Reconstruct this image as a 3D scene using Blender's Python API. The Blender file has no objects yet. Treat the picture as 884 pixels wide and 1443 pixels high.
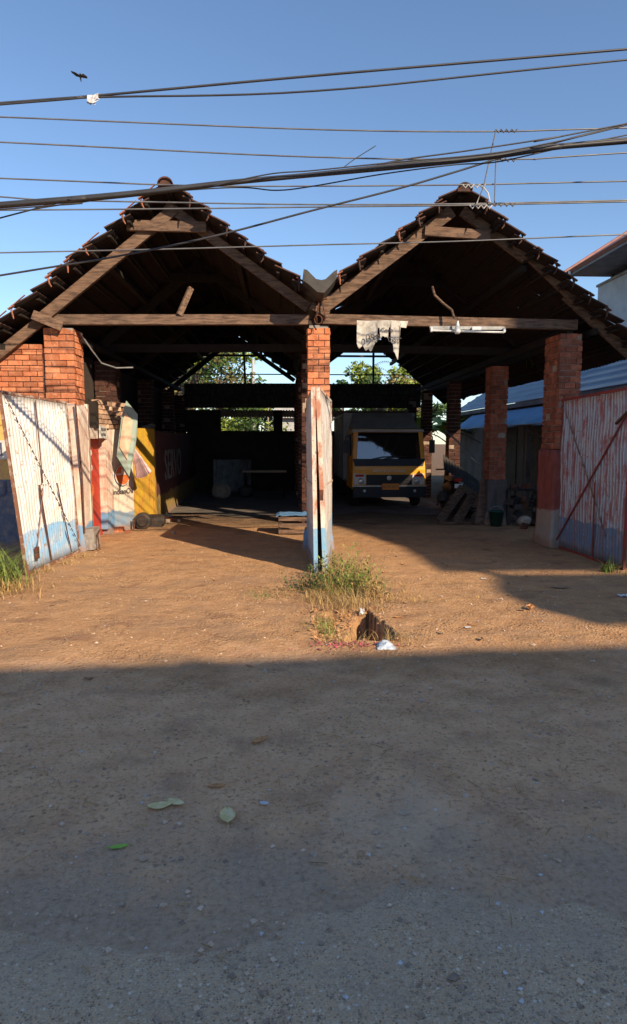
import bpy, math, random
from mathutils import Vector, Matrix, noise
random.seed(11)
R = math.radians
C = bpy.context.scene.collection
scn = bpy.context.scene
V = Vector

# ------------------------------------------------------------------ materials
def newmat(name):
    m = bpy.data.materials.new(name); m.use_nodes = True
    nt = m.node_tree; nt.nodes.clear()
    out = nt.nodes.new('ShaderNodeOutputMaterial'); b = nt.nodes.new('ShaderNodeBsdfPrincipled')
    nt.links.new(b.outputs[0], out.inputs[0])
    return m, nt, b
class NB:
    """small node builder"""
    def __init__(s, nt):
        s.nt = nt; s.geo = nt.nodes.new('ShaderNodeNewGeometry'); s.pos = s.geo.outputs['Position']
    def link(s, a, b):
        if isinstance(a, (int, float)): b.default_value = a
        elif isinstance(a, (tuple, list)): b.default_value = (*a, 1) if len(a) == 3 and b.type == 'RGBA' else a
        else: s.nt.links.new(a, b)
    def mapping(s, scale=(1,1,1), loc=(0,0,0), src=None):
        n = s.nt.nodes.new('ShaderNodeMapping'); n.inputs['Scale'].default_value = scale; n.inputs['Location'].default_value = loc
        s.link(src or s.pos, n.inputs[0]); return n.outputs[0]
    def noise(s, scale, detail=4, rough=.55, src=None, dist=0):
        n = s.nt.nodes.new('ShaderNodeTexNoise'); n.inputs['Scale'].default_value = scale
        n.inputs['Detail'].default_value = detail; n.inputs['Roughness'].default_value = rough; n.inputs['Distortion'].default_value = dist
        s.link(src or s.pos, n.inputs['Vector']); return n.outputs['Fac']
    def voro(s, scale, src=None, feat='F1'):
        n = s.nt.nodes.new('ShaderNodeTexVoronoi'); n.inputs['Scale'].default_value = scale; n.feature = feat
        s.link(src or s.pos, n.inputs['Vector']); return n
    def ramp(s, f, lo, hi, a=0, b=1):
        n = s.nt.nodes.new('ShaderNodeMapRange'); s.link(f, n.inputs[0])
        n.inputs[1].default_value = lo; n.inputs[2].default_value = hi; n.inputs[3].default_value = a; n.inputs[4].default_value = b
        return n.outputs[0]
    def math(s, op, a, b=0):
        n = s.nt.nodes.new('ShaderNodeMath'); n.operation = op; s.link(a, n.inputs[0]); s.link(b, n.inputs[1]); return n.outputs[0]
    def mix(s, f, a, b, blend='MIX'):
        n = s.nt.nodes.new('ShaderNodeMix'); n.data_type = 'RGBA'; n.blend_type = blend
        s.link(f, n.inputs[0]); s.link(a, n.inputs[6]); s.link(b, n.inputs[7]); return n.outputs[2]
    def xyz(s):
        n = s.nt.nodes.new('ShaderNodeSeparateXYZ'); s.link(s.pos, n.inputs[0]); return n.outputs
    def bump(s, h, strength, dist, bsdf, prev=None):
        n = s.nt.nodes.new('ShaderNodeBump'); n.inputs['Strength'].default_value = strength; n.inputs['Distance'].default_value = dist
        s.link(h, n.inputs['Height'])
        if prev is not None: s.link(prev, n.inputs['Normal'])
        s.link(n.outputs[0], bsdf.inputs['Normal']); return n.outputs[0]
def simple(name, col, col2=None, scale=6, rough=.75, bump=.3, bscale=40, metal=0, island=False, spec=.4, stretch=(1,1,1), bd=.01, lo=.4, hi=.65, stain=None):
    m, nt, b = newmat(name); n = NB(nt)
    src = n.mapping(stretch)
    if col2 is None: col2 = tuple(c*.7 for c in col)
    c = n.mix(n.ramp(n.noise(scale, 6, .6, src), lo, hi), col, col2)
    if island:
        r = n.geo.outputs['Random Per Island']
        c = n.mix(1, c, n.mix(r, (.58,.58,.60), (1.25,1.22,1.2)), 'MULTIPLY')
    if stain:
        c = n.mix(n.ramp(n.noise(2.6, 7, .7, n.mapping((1,1,.5))), .52, .70, 0, .6), c, stain)
        c = n.mix(n.ramp(n.noise(16, 6, .7), .56, .70, 0, .75), c, tuple(min(1,v*1.15+.06) for v in col2))
    n.link(c, b.inputs['Base Color']); b.inputs['Roughness'].default_value = rough; b.inputs['Metallic'].default_value = metal
    b.inputs['Specular IOR Level'].default_value = spec
    if bump: n.bump(n.noise(bscale, 5, .6, src), bump, bd, b)
    return m
M = {}
M['brick'] = simple('fired brick', (.52,.165,.07), (.64,.26,.13), 9, .9, .9, 55, island=True, bd=.016, stain=(.17,.075,.05))
M['brickdark'] = simple('old fired brick', (.30,.085,.045), (.42,.15,.08), 7, .9, .9, 50, island=True, bd=.016, stain=(.10,.05,.04))
M['bricksoot'] = simple('sooty brick', (.10,.04,.028), (.05,.024,.018), 7, .9, .7, 50, island=True, bd=.012)  # inner pier brick, darkened in colour to stand in for shade
M['jali'] = simple('pale lime washed brick', (.52,.31,.20), (.58,.42,.30), 12, .9, .6, 50, island=True)
M['mortar'] = simple('lime mortar', (.40,.32,.25), (.28,.2,.15), 20, .95, .8, 60)
M['wood'] = simple('weathered timber', (.21,.13,.085), (.085,.05,.034), 5, .85, .8, 30, island=True, stretch=(.8,6,6), lo=.42, hi=.6, stain=(.06,.04,.03))
M['wooddark'] = simple('dark old timber', (.026,.018,.014), (.014,.011,.009), 6, .85, .5, 30, island=True)  # inner timbers, colour taken near black for the shaded interior
M['tile'] = simple('weathered clay tile', (.10,.042,.028), (.045,.025,.02), 7, .85, .5, 30, island=True)
M['soot'] = simple('soot blackened tile underside', (.022,.012,.009), (.012,.008,.007), 7, .95, .3, 30)  # sooty undersides, blackened further so the interior reads as deep shade
M['tilered'] = simple('broken orange clay', (.36,.13,.07), (.17,.07,.045), 20, .85, .4, 60)
M['rust'] = simple('rusty iron', (.15,.055,.03), (.07,.035,.025), 18, .8, .5, 80, metal=.2)
M['iron'] = simple('dark iron', (.045,.043,.042), (.09,.06,.045), 12, .55, .3, 60, metal=.5)
M['greymetal'] = simple('grey galvanised sheet', (.30,.31,.32), (.18,.18,.18), 5, .5, .2, 30, metal=.5)
M['darksheet'] = simple('old dark sheet', (.07,.065,.06), (.035,.03,.028), 4, .7, .3, 30)
M['backsheet'] = simple('old roofing sheet', (.10,.10,.10), (.05,.05,.05), 4, .7, .3, 30)
M['cable'] = simple('black cable rubber', (.035,.035,.04), (.05,.05,.055), 4, .5, 0)
M['wire'] = simple('aluminium line wire', (.13,.13,.14), (.2,.2,.2), 4, .45, 0, metal=.3)
M['whitewire'] = simple('pale tie wire', (.6,.58,.55), (.45,.42,.4), 9, .5, 0)
M['white'] = simple('white plastic', (.75,.75,.73), (.6,.6,.58), 9, .5, .1)
M['cloth'] = simple('weathered white banner', (.55,.52,.47), (.32,.29,.25), 14, .9, .3, 25)
M['ink'] = simple('faded black lettering', (.05,.045,.05), (.1,.09,.09), 30, .8, 0)
M['concrete'] = simple('grey concrete', (.33,.30,.27), (.22,.19,.17), 4, .9, .5, 70)
M['whitewall'] = simple('white painted render', (.47,.48,.49), (.38,.39,.40), 2, .8, .2, 30)
M['neighwall'] = simple('grey shop wall', (.17,.16,.17), (.1,.09,.09), 2, .8, .2, 30)
M['darkwall'] = simple('sooty plaster', (.055,.042,.036), (.03,.023,.02), 2.5, .95, .4, 30)  # one dark tone for the inner and rear walls
M['bluesheet'] = simple('blue grey coated roof sheet', (.13,.19,.25), (.09,.14,.19), 1.5, .5, .1, 20, spec=.5)
M['bluetarp'] = simple('blue awning sheet', (.06,.23,.42), (.05,.17,.32), 3, .6, .2, 12)
M['terracotta'] = simple('reddish painted sheet edge', (.36,.17,.13), (.26,.12,.1), 5, .6, .2, 20)
M['undersheet'] = simple('grey ceiling sheet', (.22,.22,.22), (.15,.15,.15), 3, .7, .1, 20)
M['leaf'] = simple('green foliage', (.075,.14,.03), (.04,.085,.02), 1.2, .6, 0, island=True)
M['leafbright'] = simple('bright foliage', (.28,.36,.05), (.14,.22,.04), 1.2, .6, 0, island=True)
M['leafdry'] = simple('yellowing foliage', (.20,.16,.05), (.10,.10,.03), 1.2, .7, 0, island=True)
M['bark'] = simple('tree bark', (.16,.12,.09), (.09,.07,.05), 8, .9, .6, 30)
M['grass'] = simple('long green grass', (.24,.30,.06), (.12,.20,.04), 3, .6, 0, island=True)
M['drygrass'] = simple('dry straw', (.48,.33,.13), (.33,.22,.09), 6, .8, 0, island=True)
M['pebble'] = simple('mixed pebbles', (.60,.46,.34), (.34,.25,.18), 9, .9, .3, 60, island=True)
M['greenleaf'] = simple('pale green fallen leaf', (.60,.50,.22), (.78,.64,.36), 30, .7, .2, 60)
M['limeleaf'] = simple('fresh green leaf', (.30,.50,.07), (.2,.4,.08), 30, .6, 0)
M['brownleaf'] = simple('dry brown leaf', (.60,.30,.12), (.33,.16,.07), 30, .8, .2, 60)
M['tanleaf'] = simple('dry tan leaf', (.34,.23,.14), (.22,.14,.09), 30, .8, .2, 60)
M['litter'] = simple('pale paper scrap', (.62,.62,.64), (.45,.45,.46), 30, .8, .2, 60)
M['bluelitter'] = simple('pale blue plastic bag', (.52,.60,.68), (.38,.45,.55), 25, .4, .3, 40)
M['petal'] = simple('pink petals', (.55,.10,.16), (.4,.12,.12), 30, .8, 0, island=True)
M['orange'] = simple('orange cab paint', (.86,.38,.02), (.80,.34,.02), 3, .35, 0, spec=.6)
M['blackplastic'] = simple('black cab plastic', (.012,.012,.015), (.018,.018,.02), 5, .45, .1, 80)
M['boxgrey'] = simple('grey cargo box sheet', (.34,.34,.34), (.26,.26,.265), 3, .6, .1, 20)
M['creamvisor'] = simple('cream visor', (.50,.46,.40), (.42,.38,.33), 5, .5, 0)
M['chrome'] = simple('bright bumper trim', (.62,.60,.56), (.5,.48,.45), 8, .3, 0, metal=.7)
M['lamp'] = simple('clear lamp lens', (.70,.70,.70), (.45,.42,.4), 60, .1, .4, 50, spec=.8)
M['redlamp'] = simple('red lamp lens', (.55,.04,.025), (.4,.03,.02), 40, .2, .2, 50)
M['plate'] = simple('orange number plate', (.75,.27,.04), (.7,.24,.04), 8, .5, 0)
M['tyre'] = simple('tyre rubber', (.025,.024,.023), (.05,.045,.04), 12, .85, .3, 40)
M['redpaint'] = simple('red painted door', (.52,.045,.02), (.40,.05,.03), 9, .6, .2, 30)
M['orangepaint'] = simple('orange emblem paint', (.66,.16,.035), (.55,.13,.04), 20, .6, .1, 30)
M['bluepaint'] = simple('navy lettering paint', (.045,.06,.12), (.08,.09,.13), 20, .7, 0)
M['palelet'] = simple('pale grey lettering paint', (.34,.33,.32), (.2,.18,.17), 9, .8, 0)
M['silverpaint'] = simple('faded white paint', (.62,.62,.6), (.48,.46,.42), 16, .8, 0)
M['boardmid'] = simple('beige faded board', (.62,.47,.33), (.55,.36,.25), 9, .7, .1, 30)
M['boardedge'] = simple('faded green board band', (.25,.36,.31), (.33,.38,.33), 9, .7, .1, 30)
M['pink'] = simple('pink pleated cloth', (.80,.66,.64), (.72,.42,.44), 25, .8, .1, 30, island=True)
M['yellow'] = simple('yellow strap', (.62,.42,.05), (.5,.33,.04), 8, .7, 0)
M['green'] = simple('green plastic', (.012,.075,.05), (.012,.05,.035), 8, .5, 0)
M['bluecloth'] = simple('blue sheet', (.10,.22,.40), (.07,.16,.3), 12, .7, .2, 30)
M['redplastic'] = simple('red plastic', (.45,.05,.04), (.3,.04,.03), 8, .5, 0)
M['sack'] = simple('dirty pale sack', (.42,.36,.28), (.28,.22,.16), 10, .9, .4, 30)
M['bird'] = simple('dark feathers', (.03,.028,.028), (.05,.045,.04), 8, .8, 0)

def glass_mat():
    m, nt, b = newmat('dark windscreen glass')
    b.inputs['Base Color'].default_value = (.012,.014,.016,1); b.inputs['Roughness'].default_value = .03
    b.inputs['Specular IOR Level'].default_value = .9; b.inputs['IOR'].default_value = 1.75
    return m
M['glass'] = glass_mat()

def dirt_tex(n):
    """shared soil colour so that the road dust and the ground agree"""
    big = n.noise(.9, 6, .6); mid = n.noise(4.5, 8, .65); fine = n.noise(38, 5, .7); vf = n.noise(160, 2, .6)
    warm = n.mix(n.ramp(big, .35, .66), (.52,.285,.13), (.42,.225,.105))
    warm = n.mix(n.ramp(mid, .45, .72), warm, (.58,.33,.16))
    warm = n.mix(n.ramp(mid, .43, .27, 0, .75), warm, (.29,.155,.08))
    warm = n.mix(n.ramp(fine, .54, .74, 0, .55), warm, (.66,.43,.26))
    warm = n.mix(n.ramp(fine, .44, .28, 0, .6), warm, (.24,.13,.07))
    warm = n.mix(n.ramp(vf, .58, .75, 0, .5), warm, (.66,.52,.39))
    cl = n.ramp(n.noise(2.2, 5, .6), .46, .62)
    v1 = n.voro(34); v2 = n.voro(75)
    g1_ = n.math('MULTIPLY', n.ramp(v1.outputs['Distance'], .42, .25), cl)
    warm = n.mix(n.math('MULTIPLY', g1_, n.ramp(v1.outputs['Color'], .5, .62)), warm, (.20,.11,.07))
    warm = n.mix(n.math('MULTIPLY', n.ramp(v2.outputs['Distance'], .38, .2), n.ramp(v2.outputs['Color'], .72, .8, 0, .8)), warm, (.80,.62,.45))
    warm = n.mix(n.ramp(n.noise(1.25, 6, .62, n.mapping((1,1.6,1),(5,2,0))), .50, .63, 0, .6), warm, (.34,.215,.13))
    # larger reddish damp stains with a shape of their own
    st = n.noise(1.7, 3, .5, n.mapping((1,1.5,1), (3.3,7.1,0)), .6)
    warm = n.mix(n.ramp(st, .615, .70, 0, .6), warm, (.24,.12,.075))
    return warm, mid, fine, vf, v1, v2, cl
def g_(n, v): return n.math('MULTIPLY', n.ramp(v.outputs['Distance'], .45, .25), n.ramp(v.outputs['Color'], .62, .72, 0, .7))
def ground_mat():
    m, nt, b = newmat('trodden red earth'); n = NB(nt)
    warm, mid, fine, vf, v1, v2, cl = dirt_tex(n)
    x, y, z = n.xyz()
    # road dust band by the road, colour lightened to lift the foreground shade
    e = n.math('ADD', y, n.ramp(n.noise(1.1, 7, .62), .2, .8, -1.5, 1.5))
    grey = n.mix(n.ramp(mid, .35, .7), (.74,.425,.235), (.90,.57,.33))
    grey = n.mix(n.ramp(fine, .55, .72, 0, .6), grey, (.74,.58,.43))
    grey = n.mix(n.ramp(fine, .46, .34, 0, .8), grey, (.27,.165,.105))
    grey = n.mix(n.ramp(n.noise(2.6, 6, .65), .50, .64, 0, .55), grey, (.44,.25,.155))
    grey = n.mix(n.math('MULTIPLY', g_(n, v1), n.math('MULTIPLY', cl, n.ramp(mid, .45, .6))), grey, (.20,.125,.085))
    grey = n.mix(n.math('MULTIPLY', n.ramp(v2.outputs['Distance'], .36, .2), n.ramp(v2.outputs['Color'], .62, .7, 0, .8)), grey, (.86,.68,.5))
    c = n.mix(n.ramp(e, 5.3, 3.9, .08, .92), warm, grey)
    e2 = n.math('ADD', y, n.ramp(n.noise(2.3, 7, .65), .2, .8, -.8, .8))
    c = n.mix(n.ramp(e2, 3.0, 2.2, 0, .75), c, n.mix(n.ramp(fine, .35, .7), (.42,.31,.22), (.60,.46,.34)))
    # cement spill in the middle
    d = n.voro(1, n.mapping((1.5,2.3,1), (-1.12,-6.35,0)));
    sx = n.math('MULTIPLY', n.math('SUBTRACT', x, .52), 2.4); sy = n.math('MULTIPLY', n.math('SUBTRACT', y, 2.75), 2.6)
    rr = n.math('ADD', n.math('MULTIPLY', sx, sx), n.math('MULTIPLY', sy, sy))
    rr = n.math('ADD', rr, n.ramp(n.noise(5, 6, .7), .3, .7, -.9, .9))
    c = n.mix(n.ramp(rr, .9, .1, 0, .4), c, (.84,.60,.40))
    # inside of the shed: darker soil
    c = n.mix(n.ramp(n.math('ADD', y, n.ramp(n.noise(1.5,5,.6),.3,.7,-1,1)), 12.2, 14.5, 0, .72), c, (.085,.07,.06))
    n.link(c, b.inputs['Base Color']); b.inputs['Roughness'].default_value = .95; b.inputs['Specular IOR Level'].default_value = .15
    h = n.math('ADD', n.math('MULTIPLY', mid, 1.3), n.math('ADD', n.math('MULTIPLY', fine, .5), n.math('MULTIPLY', vf, .14)))
    h = n.math('ADD', h, n.math('MULTIPLY', n.math('MULTIPLY', n.ramp(v1.outputs['Distance'], .5, .1), cl), .35))
    n.bump(h, .9, .055, b)
    return m
def road_mat():
    m, nt, b = newmat('worn asphalt'); n = NB(nt)
    warm, mid, fine, vf, v1, v2, cl = dirt_tex(n)
    agg = n.voro(110); ag2 = n.voro(45)
    c = n.mix(n.ramp(n.noise(1.3, 6, .6), .35, .65), (.56,.385,.235), (.66,.465,.29))
    c = n.mix(n.ramp(agg.outputs['Distance'], .15, .5), n.mix(n.ramp(agg.outputs['Color'], .2, .8), (.15,.12,.09), (.80,.66,.5)), c)
    c = n.mix(n.ramp(fine, .58, .7, 0, .7), c, (.66,.56,.45))
    c = n.mix(n.ramp(fine, .44, .33, 0, .75), c, (.15,.12,.095))
    c = n.mix(n.math('MULTIPLY', n.ramp(ag2.outputs['Distance'], .35, .2), n.ramp(ag2.outputs['Color'], .75, .82, 0, .9)), c, (.85,.74,.6))
    x, y, z = n.xyz()
    e = n.math('ADD', y, n.ramp(n.noise(3.1, 8, .7), .25, .75, -.75, .75))
    c = n.mix(n.ramp(e, 1.75, 2.5, 0, .8), c, n.mix(n.ramp(mid, .35, .7), (.45,.33,.235), (.56,.43,.32)))
    n.link(c, b.inputs['Base Color']); b.inputs['Roughness'].default_value = .85; b.inputs['Specular IOR Level'].default_value = .25
    h = n.math('ADD', n.math('MULTIPLY', agg.outputs['Distance'], -.8), n.math('ADD', n.math('MULTIPLY', fine, .8), ag2.outputs['Distance']))
    n.bump(h, .8, .014, b)
    return m
def gate_mat(name, base, base2, streak, dado, dz, streak_amt, lo=.55, hi=.68, tilt=0, groove=(.36,.31,.27)):
    m, nt, b = newmat(name); n = NB(nt)
    x, y, z = n.xyz()
    c = n.mix(n.ramp(n.noise(3, 6, .6), .38, .66), base, base2)
    s = n.noise(6, 7, .7, n.mapping((1,2.2,.45)))
    c = n.mix(n.ramp(s, lo, hi, 0, streak_amt), c, streak)
    e = n.math('ADD', n.math('ADD', z, n.math('MULTIPLY', y, tilt)), n.ramp(n.noise(2.4, 4, .5), .3, .7, -.04, .04))
    dd = n.mix(n.ramp(n.noise(9, 6, .7, n.mapping((1,1,.5))), .5, .7, 0, .6), dado, base2)
    c = n.mix(n.ramp(e, dz, dz-.015), c, dd)
    gsn = n.math('SINE', n.math('MULTIPLY', n.math('SUBTRACT', 10.173, y), 2*math.pi/.0776))
    gr_ = n.math('MULTIPLY', n.ramp(gsn, -.45, -.98), n.ramp(n.noise(2.5, 5, .7, n.mapping((1,6,.6))), .35, .6, .25, .9))
    c = n.mix(gr_, c, groove)
    f = n.noise(22, 5, .75)
    c = n.mix(n.ramp(f, .60, .67, 0, .9), c, (.17,.075,.045))
    c = n.mix(n.ramp(n.noise(7, 7, .75, n.mapping((1,1,.6),(1,4,2))), .61, .66, 0, .85), c, (.26,.12,.07))
    c = n.mix(n.ramp(z, .22, 0, 0, .55), c, (.30,.19,.12))     # splashed mud, a real coat of soil
    n.link(c, b.inputs['Base Color']); b.inputs['Roughness'].default_value = .6
    n.bump(n.noise(30, 4, .6), .3, .006, b)
    return m
M['gatewhite'] = gate_mat('white painted corrugated iron', (.60,.635,.67), (.58,.56,.54), (.50,.34,.25), (.17,.38,.62), .56, .55)
M['gatered'] = gate_mat('grey and red scraped corrugated iron', (.42,.53,.58), (.50,.46,.44), (.36,.045,.035), (.08,.20,.32), .55, .9, .50, .60, 0, (.24,.10,.085))
M['gateframe'] = simple('rusty gate angle iron', (.22,.10,.06), (.40,.32,.27), 10, .75, .4, 40, lo=.5, hi=.6)
M['redframe'] = simple('red painted angle iron', (.30,.04,.03), (.14,.05,.04), 8, .7, .3, 40)
M['paleframe'] = gate_mat('pale blue gate edge bar', (.70,.66,.60), (.6,.45,.35), (.42,.16,.09), (.20,.42,.62), .62, .9, .48, .58)

def wallpaint(name, base, base2, stain, dado=None, dz=.5, brick=False):
    m, nt, b = newmat(name); n = NB(nt); x, y, z = n.xyz()
    c = n.mix(n.ramp(n.noise(4, 7, .65), .38, .62), base, base2)
    s = n.noise(5, 7, .7, n.mapping((1.6,1.6,.35)))
    c = n.mix(n.ramp(s, .50, .66, 0, .85), c, stain)
    if dado:
        e = n.math('ADD', z, n.ramp(n.noise(3, 5, .6), .3, .7, -.05, .05))
        c = n.mix(n.ramp(e, dz, dz-.03), c, n.mix(n.ramp(n.noise(8, 6, .7), .45, .7, 0, .7), dado, (.30,.27,.24)))
    c = n.mix(n.ramp(n.noise(14, 6, .75), .6, .7, 0, .8), c, (.22,.13,.09))
    c = n.mix(n.ramp(n.math('ADD', z, n.ramp(n.noise(6,4,.6),.3,.7,-.08,.08)), .18, .06, 0, .8), c, (.28,.17,.11))
    n.link(c, b.inputs['Base Color']); b.inputs['Roughness'].default_value = .9
    n.bump(n.noise(18, 7, .7), .6, .02, b)
    return m
M['plaster'] = wallpaint('faded white and pink plaster', (.68,.60,.52), (.58,.42,.34), (.56,.24,.15), (.13,.30,.52), .44)
M['plasterblue'] = wallpaint('white plaster above pale blue', (.66,.60,.50), (.58,.50,.42), (.52,.32,.2), (.20,.30,.42), .40)
M['plasteryellow'] = wallpaint('yellow distemper', (.55,.33,.02), (.45,.27,.03), (.48,.12,.03), (.25,.2,.09), .18)
M['plastermaroon'] = wallpaint('maroon distemper', (.15,.035,.035), (.10,.03,.03), (.07,.035,.03), (.30,.19,.03), .55)
M['plasterad'] = wallpaint('yellow and white advertisement paint', (.62,.42,.10), (.55,.36,.12), (.5,.3,.2), (.08,.12,.18), 1.15)
M['pierbase'] = wallpaint('red wash over lime plaster', (.25,.055,.04), (.30,.09,.07), (.16,.05,.04), (.36,.29,.24), .62)
M['greybase'] = wallpaint('dark grey plaster foot', (.11,.095,.09), (.08,.07,.066), (.05,.045,.04), (.12,.10,.09), .3)

# ------------------------------------------------------------------ mesh builder
class MB:
    def __init__(s): s.v = []; s.f = []
    def add(s, vs, fs):
        o = len(s.v); s.v += [V(p) for p in vs]; s.f += [tuple(i+o for i in f) for f in fs]; return s
    def box(s, c, d, rot=None):
        hx, hy, hz = d[0]/2, d[1]/2, d[2]/2
        vs = [V((x,y,z)) for x in (-hx,hx) for y in (-hy,hy) for z in (-hz,hz)]
        if rot is not None: vs = [rot @ p for p in vs]
        vs = [p + V(c) for p in vs]
        return s.add(vs, [(0,1,3,2),(4,6,7,5),(0,4,5,1),(2,3,7,6),(0,2,6,4),(1,5,7,3)])
    def bar(s, a, b, w, h, up=(0,0,1)):
        a, b = V(a), V(b); d = (b-a); L = d.length; d.normalize(); u = V(up)
        if abs(d.dot(u)) > .98: u = V((0,1,0))
        r = d.cross(u).normalized(); u = r.cross(d).normalized()
        rot = Matrix((r, d, u)).transposed()
        return s.box((a+b)/2, (w, L, h), rot)
    def tube(s, pts, r, n=6, cap=True):
        pts = [V(p) for p in pts]; base = len(s.v); rs = r if isinstance(r, (list,tuple)) else [r]*len(pts)
        for i, p in enumerate(pts):
            d = (pts[min(i+1,len(pts)-1)] - pts[max(i-1,0)]).normalized()
            u = V((0,0,1)) if abs(d.z) < .95 else V((1,0,0))
            a = d.cross(u).normalized(); b = a.cross(d)
            for k in range(n):
                t = 2*math.pi*k/n; s.v.append(p + (a*math.cos(t) + b*math.sin(t))*rs[i])
        for i in range(len(pts)-1):
            for k in range(n):
                k2 = (k+1) % n
                s.f.append((base+i*n+k, base+i*n+k2, base+(i+1)*n+k2, base+(i+1)*n+k))
        if cap:
            s.f.append(tuple(base+k for k in reversed(range(n)))); s.f.append(tuple(base+(len(pts)-1)*n+k for k in range(n)))
        return s
    def prism(s, poly, axis, t):
        """poly: list of 3-D points in order; extruded by the vector axis*t"""
        n = len(poly); e = V(axis)*t; vs = [V(p) for p in poly] + [V(p)+e for p in poly]
        return s.add(vs, [tuple(range(n)), tuple(reversed(range(n, 2*n)))] + [(i, i+n, (i+1)%n+n, (i+1)%n) for i in range(n)])
    def lathe(s, c, prof, n=16, axis='Z'):
        base = len(s.v)
        for (r, z) in prof:
            for k in range(n):
                t = 2*math.pi*k/n
                p = V((r*math.cos(t), r*math.sin(t), z))
                if axis == 'X': p = V((p.z, p.x, p.y))
                if axis == 'Y': p = V((p.x, p.z, p.y))
                s.v.append(p + V(c))
        for i in range(len(prof)-1):
            for k in range(n):
                k2 = (k+1)%n; s.f.append((base+i*n+k, base+i*n+k2, base+(i+1)*n+k2, base+(i+1)*n+k))
        return s
    def surf(s, fn, nu, nv, t=None):
        """grid surface fn(i/nu, j/nv); with a thickness vector t it becomes a closed slab"""
        b = len(s.v)
        for i in range(nu+1):
            for j in range(nv+1): s.v.append(V(fn(i/nu, j/nv)))
        W = nv+1
        for i in range(nu):
            for j in range(nv): s.f.append((b+i*W+j, b+(i+1)*W+j, b+(i+1)*W+j+1, b+i*W+j+1))
        if t is not None:
            b2 = len(s.v); N = (nu+1)*W
            for k in range(N): s.v.append(s.v[b+k] + V(t))
            for i in range(nu):
                for j in range(nv): s.f.append((b2+i*W+j, b2+i*W+j+1, b2+(i+1)*W+j+1, b2+(i+1)*W+j))
            for i in range(nu):
                for j in (0, nv):
                    s.f.append((b+i*W+j, b2+i*W+j, b2+(i+1)*W+j, b+(i+1)*W+j))
            for j in range(nv):
                for i in (0, nu):
                    s.f.append((b+i*W+j, b+i*W+j+1, b2+i*W+j+1, b2+i*W+j))
        return s
    def build(s, name, mat, parent=None, smooth=False, origin=None):
        if parent is not None: o = parent_loc(parent)
        elif origin is not None: o = V(origin)
        else:
            xs = [p.x for p in s.v]; ys = [p.y for p in s.v]; zs = [p.z for p in s.v]
            o = V(((min(xs)+max(xs))/2, (min(ys)+max(ys))/2, min(zs)))
        me = bpy.data.meshes.new(name); me.from_pydata([p-o for p in s.v], [], s.f); me.update()
        if smooth: me.polygons.foreach_set('use_smooth', [True]*len(me.polygons))
        me.materials.append(mat if not isinstance(mat, str) else M[mat])
        ob = bpy.data.objects.new(name, me); C.objects.link(ob)
        if parent is not None: ob.parent = parent
        else: ob.location = o
        return ob
def parent_loc(p):
    l = V((0,0,0))
    while p is not None: l += V(p.location); p = p.parent
    return l
def tag(o, label=None, cat=None, group=None, kind=None):
    if label: o['label'] = label
    if cat: o['category'] = cat
    if group: o['group'] = group
    if kind: o['kind'] = kind
    return o
def thing(name, loc, label, cat, group=None):
    o = bpy.data.objects.new(name, None); C.objects.link(o); o.location = loc; o.empty_display_size = .1
    return tag(o, label, cat, group)
def lab(o, l): o['label'] = l; return o
def text(name, body, size, origin, right, up, mat, parent, depth=.004, sx=1, align='CENTER'):
    """flat lettering as a thin mesh laid along right/up"""
    cu = bpy.data.curves.new('t', 'FONT'); cu.body = body; cu.size = size; cu.extrude = depth/2; cu.align_x = align; cu.align_y = 'CENTER'
    cu.resolution_u = 3; cu.offset = .0
    to = bpy.data.objects.new('t', cu); C.objects.link(to)
    me = bpy.data.meshes.new_from_object(to); bpy.data.objects.remove(to)
    r = V(right).normalized(); u = V(up).normalized(); nrm = r.cross(u); o = V(origin) - parent_loc(parent)
    for v in me.vertices: v.co = o + r*(v.co.x*sx) + u*v.co.y + nrm*v.co.z
    me.materials.clear(); me.materials.append(M[mat])
    me.name = name; ob = bpy.data.objects.new(name, me); C.objects.link(ob); ob.parent = parent; return ob
def rnd(a, b): return random.uniform(a, b)

# ------------------------------------------------------------------ ground and road
def edge(x): return 2.28 + .10*math.sin(x*1.1+.4) + .22*noise.noise(V((x*1.3, 3.1, 0))) + .06*noise.noise(V((x*6, 1, 0))) - .02*x
def inpoly(x, y, P):
    c = False; n = len(P)
    for i in range(n):
        x1, y1 = P[i]; x2, y2 = P[(i+1)%n]
        if (y1 > y) != (y2 > y) and x < (x2-x1)*(y-y1)/(y2-y1)+x1: c = not c
    return c
PIT = [(.30,5.42),(.30,6.32),(.62,6.40),(.84,6.47),(.93,6.1),(1.02,5.72),(.98,5.42)]
DEEP = [(.50,5.44),(.62,5.85),(.70,6.2),(.84,6.44),(.92,6.1),(1.0,5.72),(.96,5.44)]
def gz(x, y):
    f = 1 if y < 12.5 else max(0, 1-(y-12.5)/1.0)
    z = (.018*noise.noise(V((x*.9, y*.9, 0))) + .010*noise.noise(V((x*3.1, y*3.1, 2))) + .005*noise.noise(V((x*9, y*9, 5))))*f
    if y > 13.2: z = -.012
    # shallow wheel ruts of the two entrances
    if 4.8 < y < 8: z += .015*math.sin((y-4.8)/3.2*math.pi)
    jx = x + .06*noise.noise(V((x*9, y*9, 1)))+.02*noise.noise(V((x*30, y*30, 1))); jy = y + .06*noise.noise(V((x*8, y*8, 7)))+.02*noise.noise(V((x*31, y*31, 3)))
    if inpoly(jx, jy, PIT): z -= .05 + .05*noise.noise(V((x*10,y*10,0)))
    if inpoly(jx, jy, DEEP): z -= .62
    return z
def lines(segs):
    out = [segs[0][0]]
    for a, b, st in segs:
        n = max(1, round((b-a)/st)); out += [a+(b-a)*(i+1)/n for i in range(n)]
    return out
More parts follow.
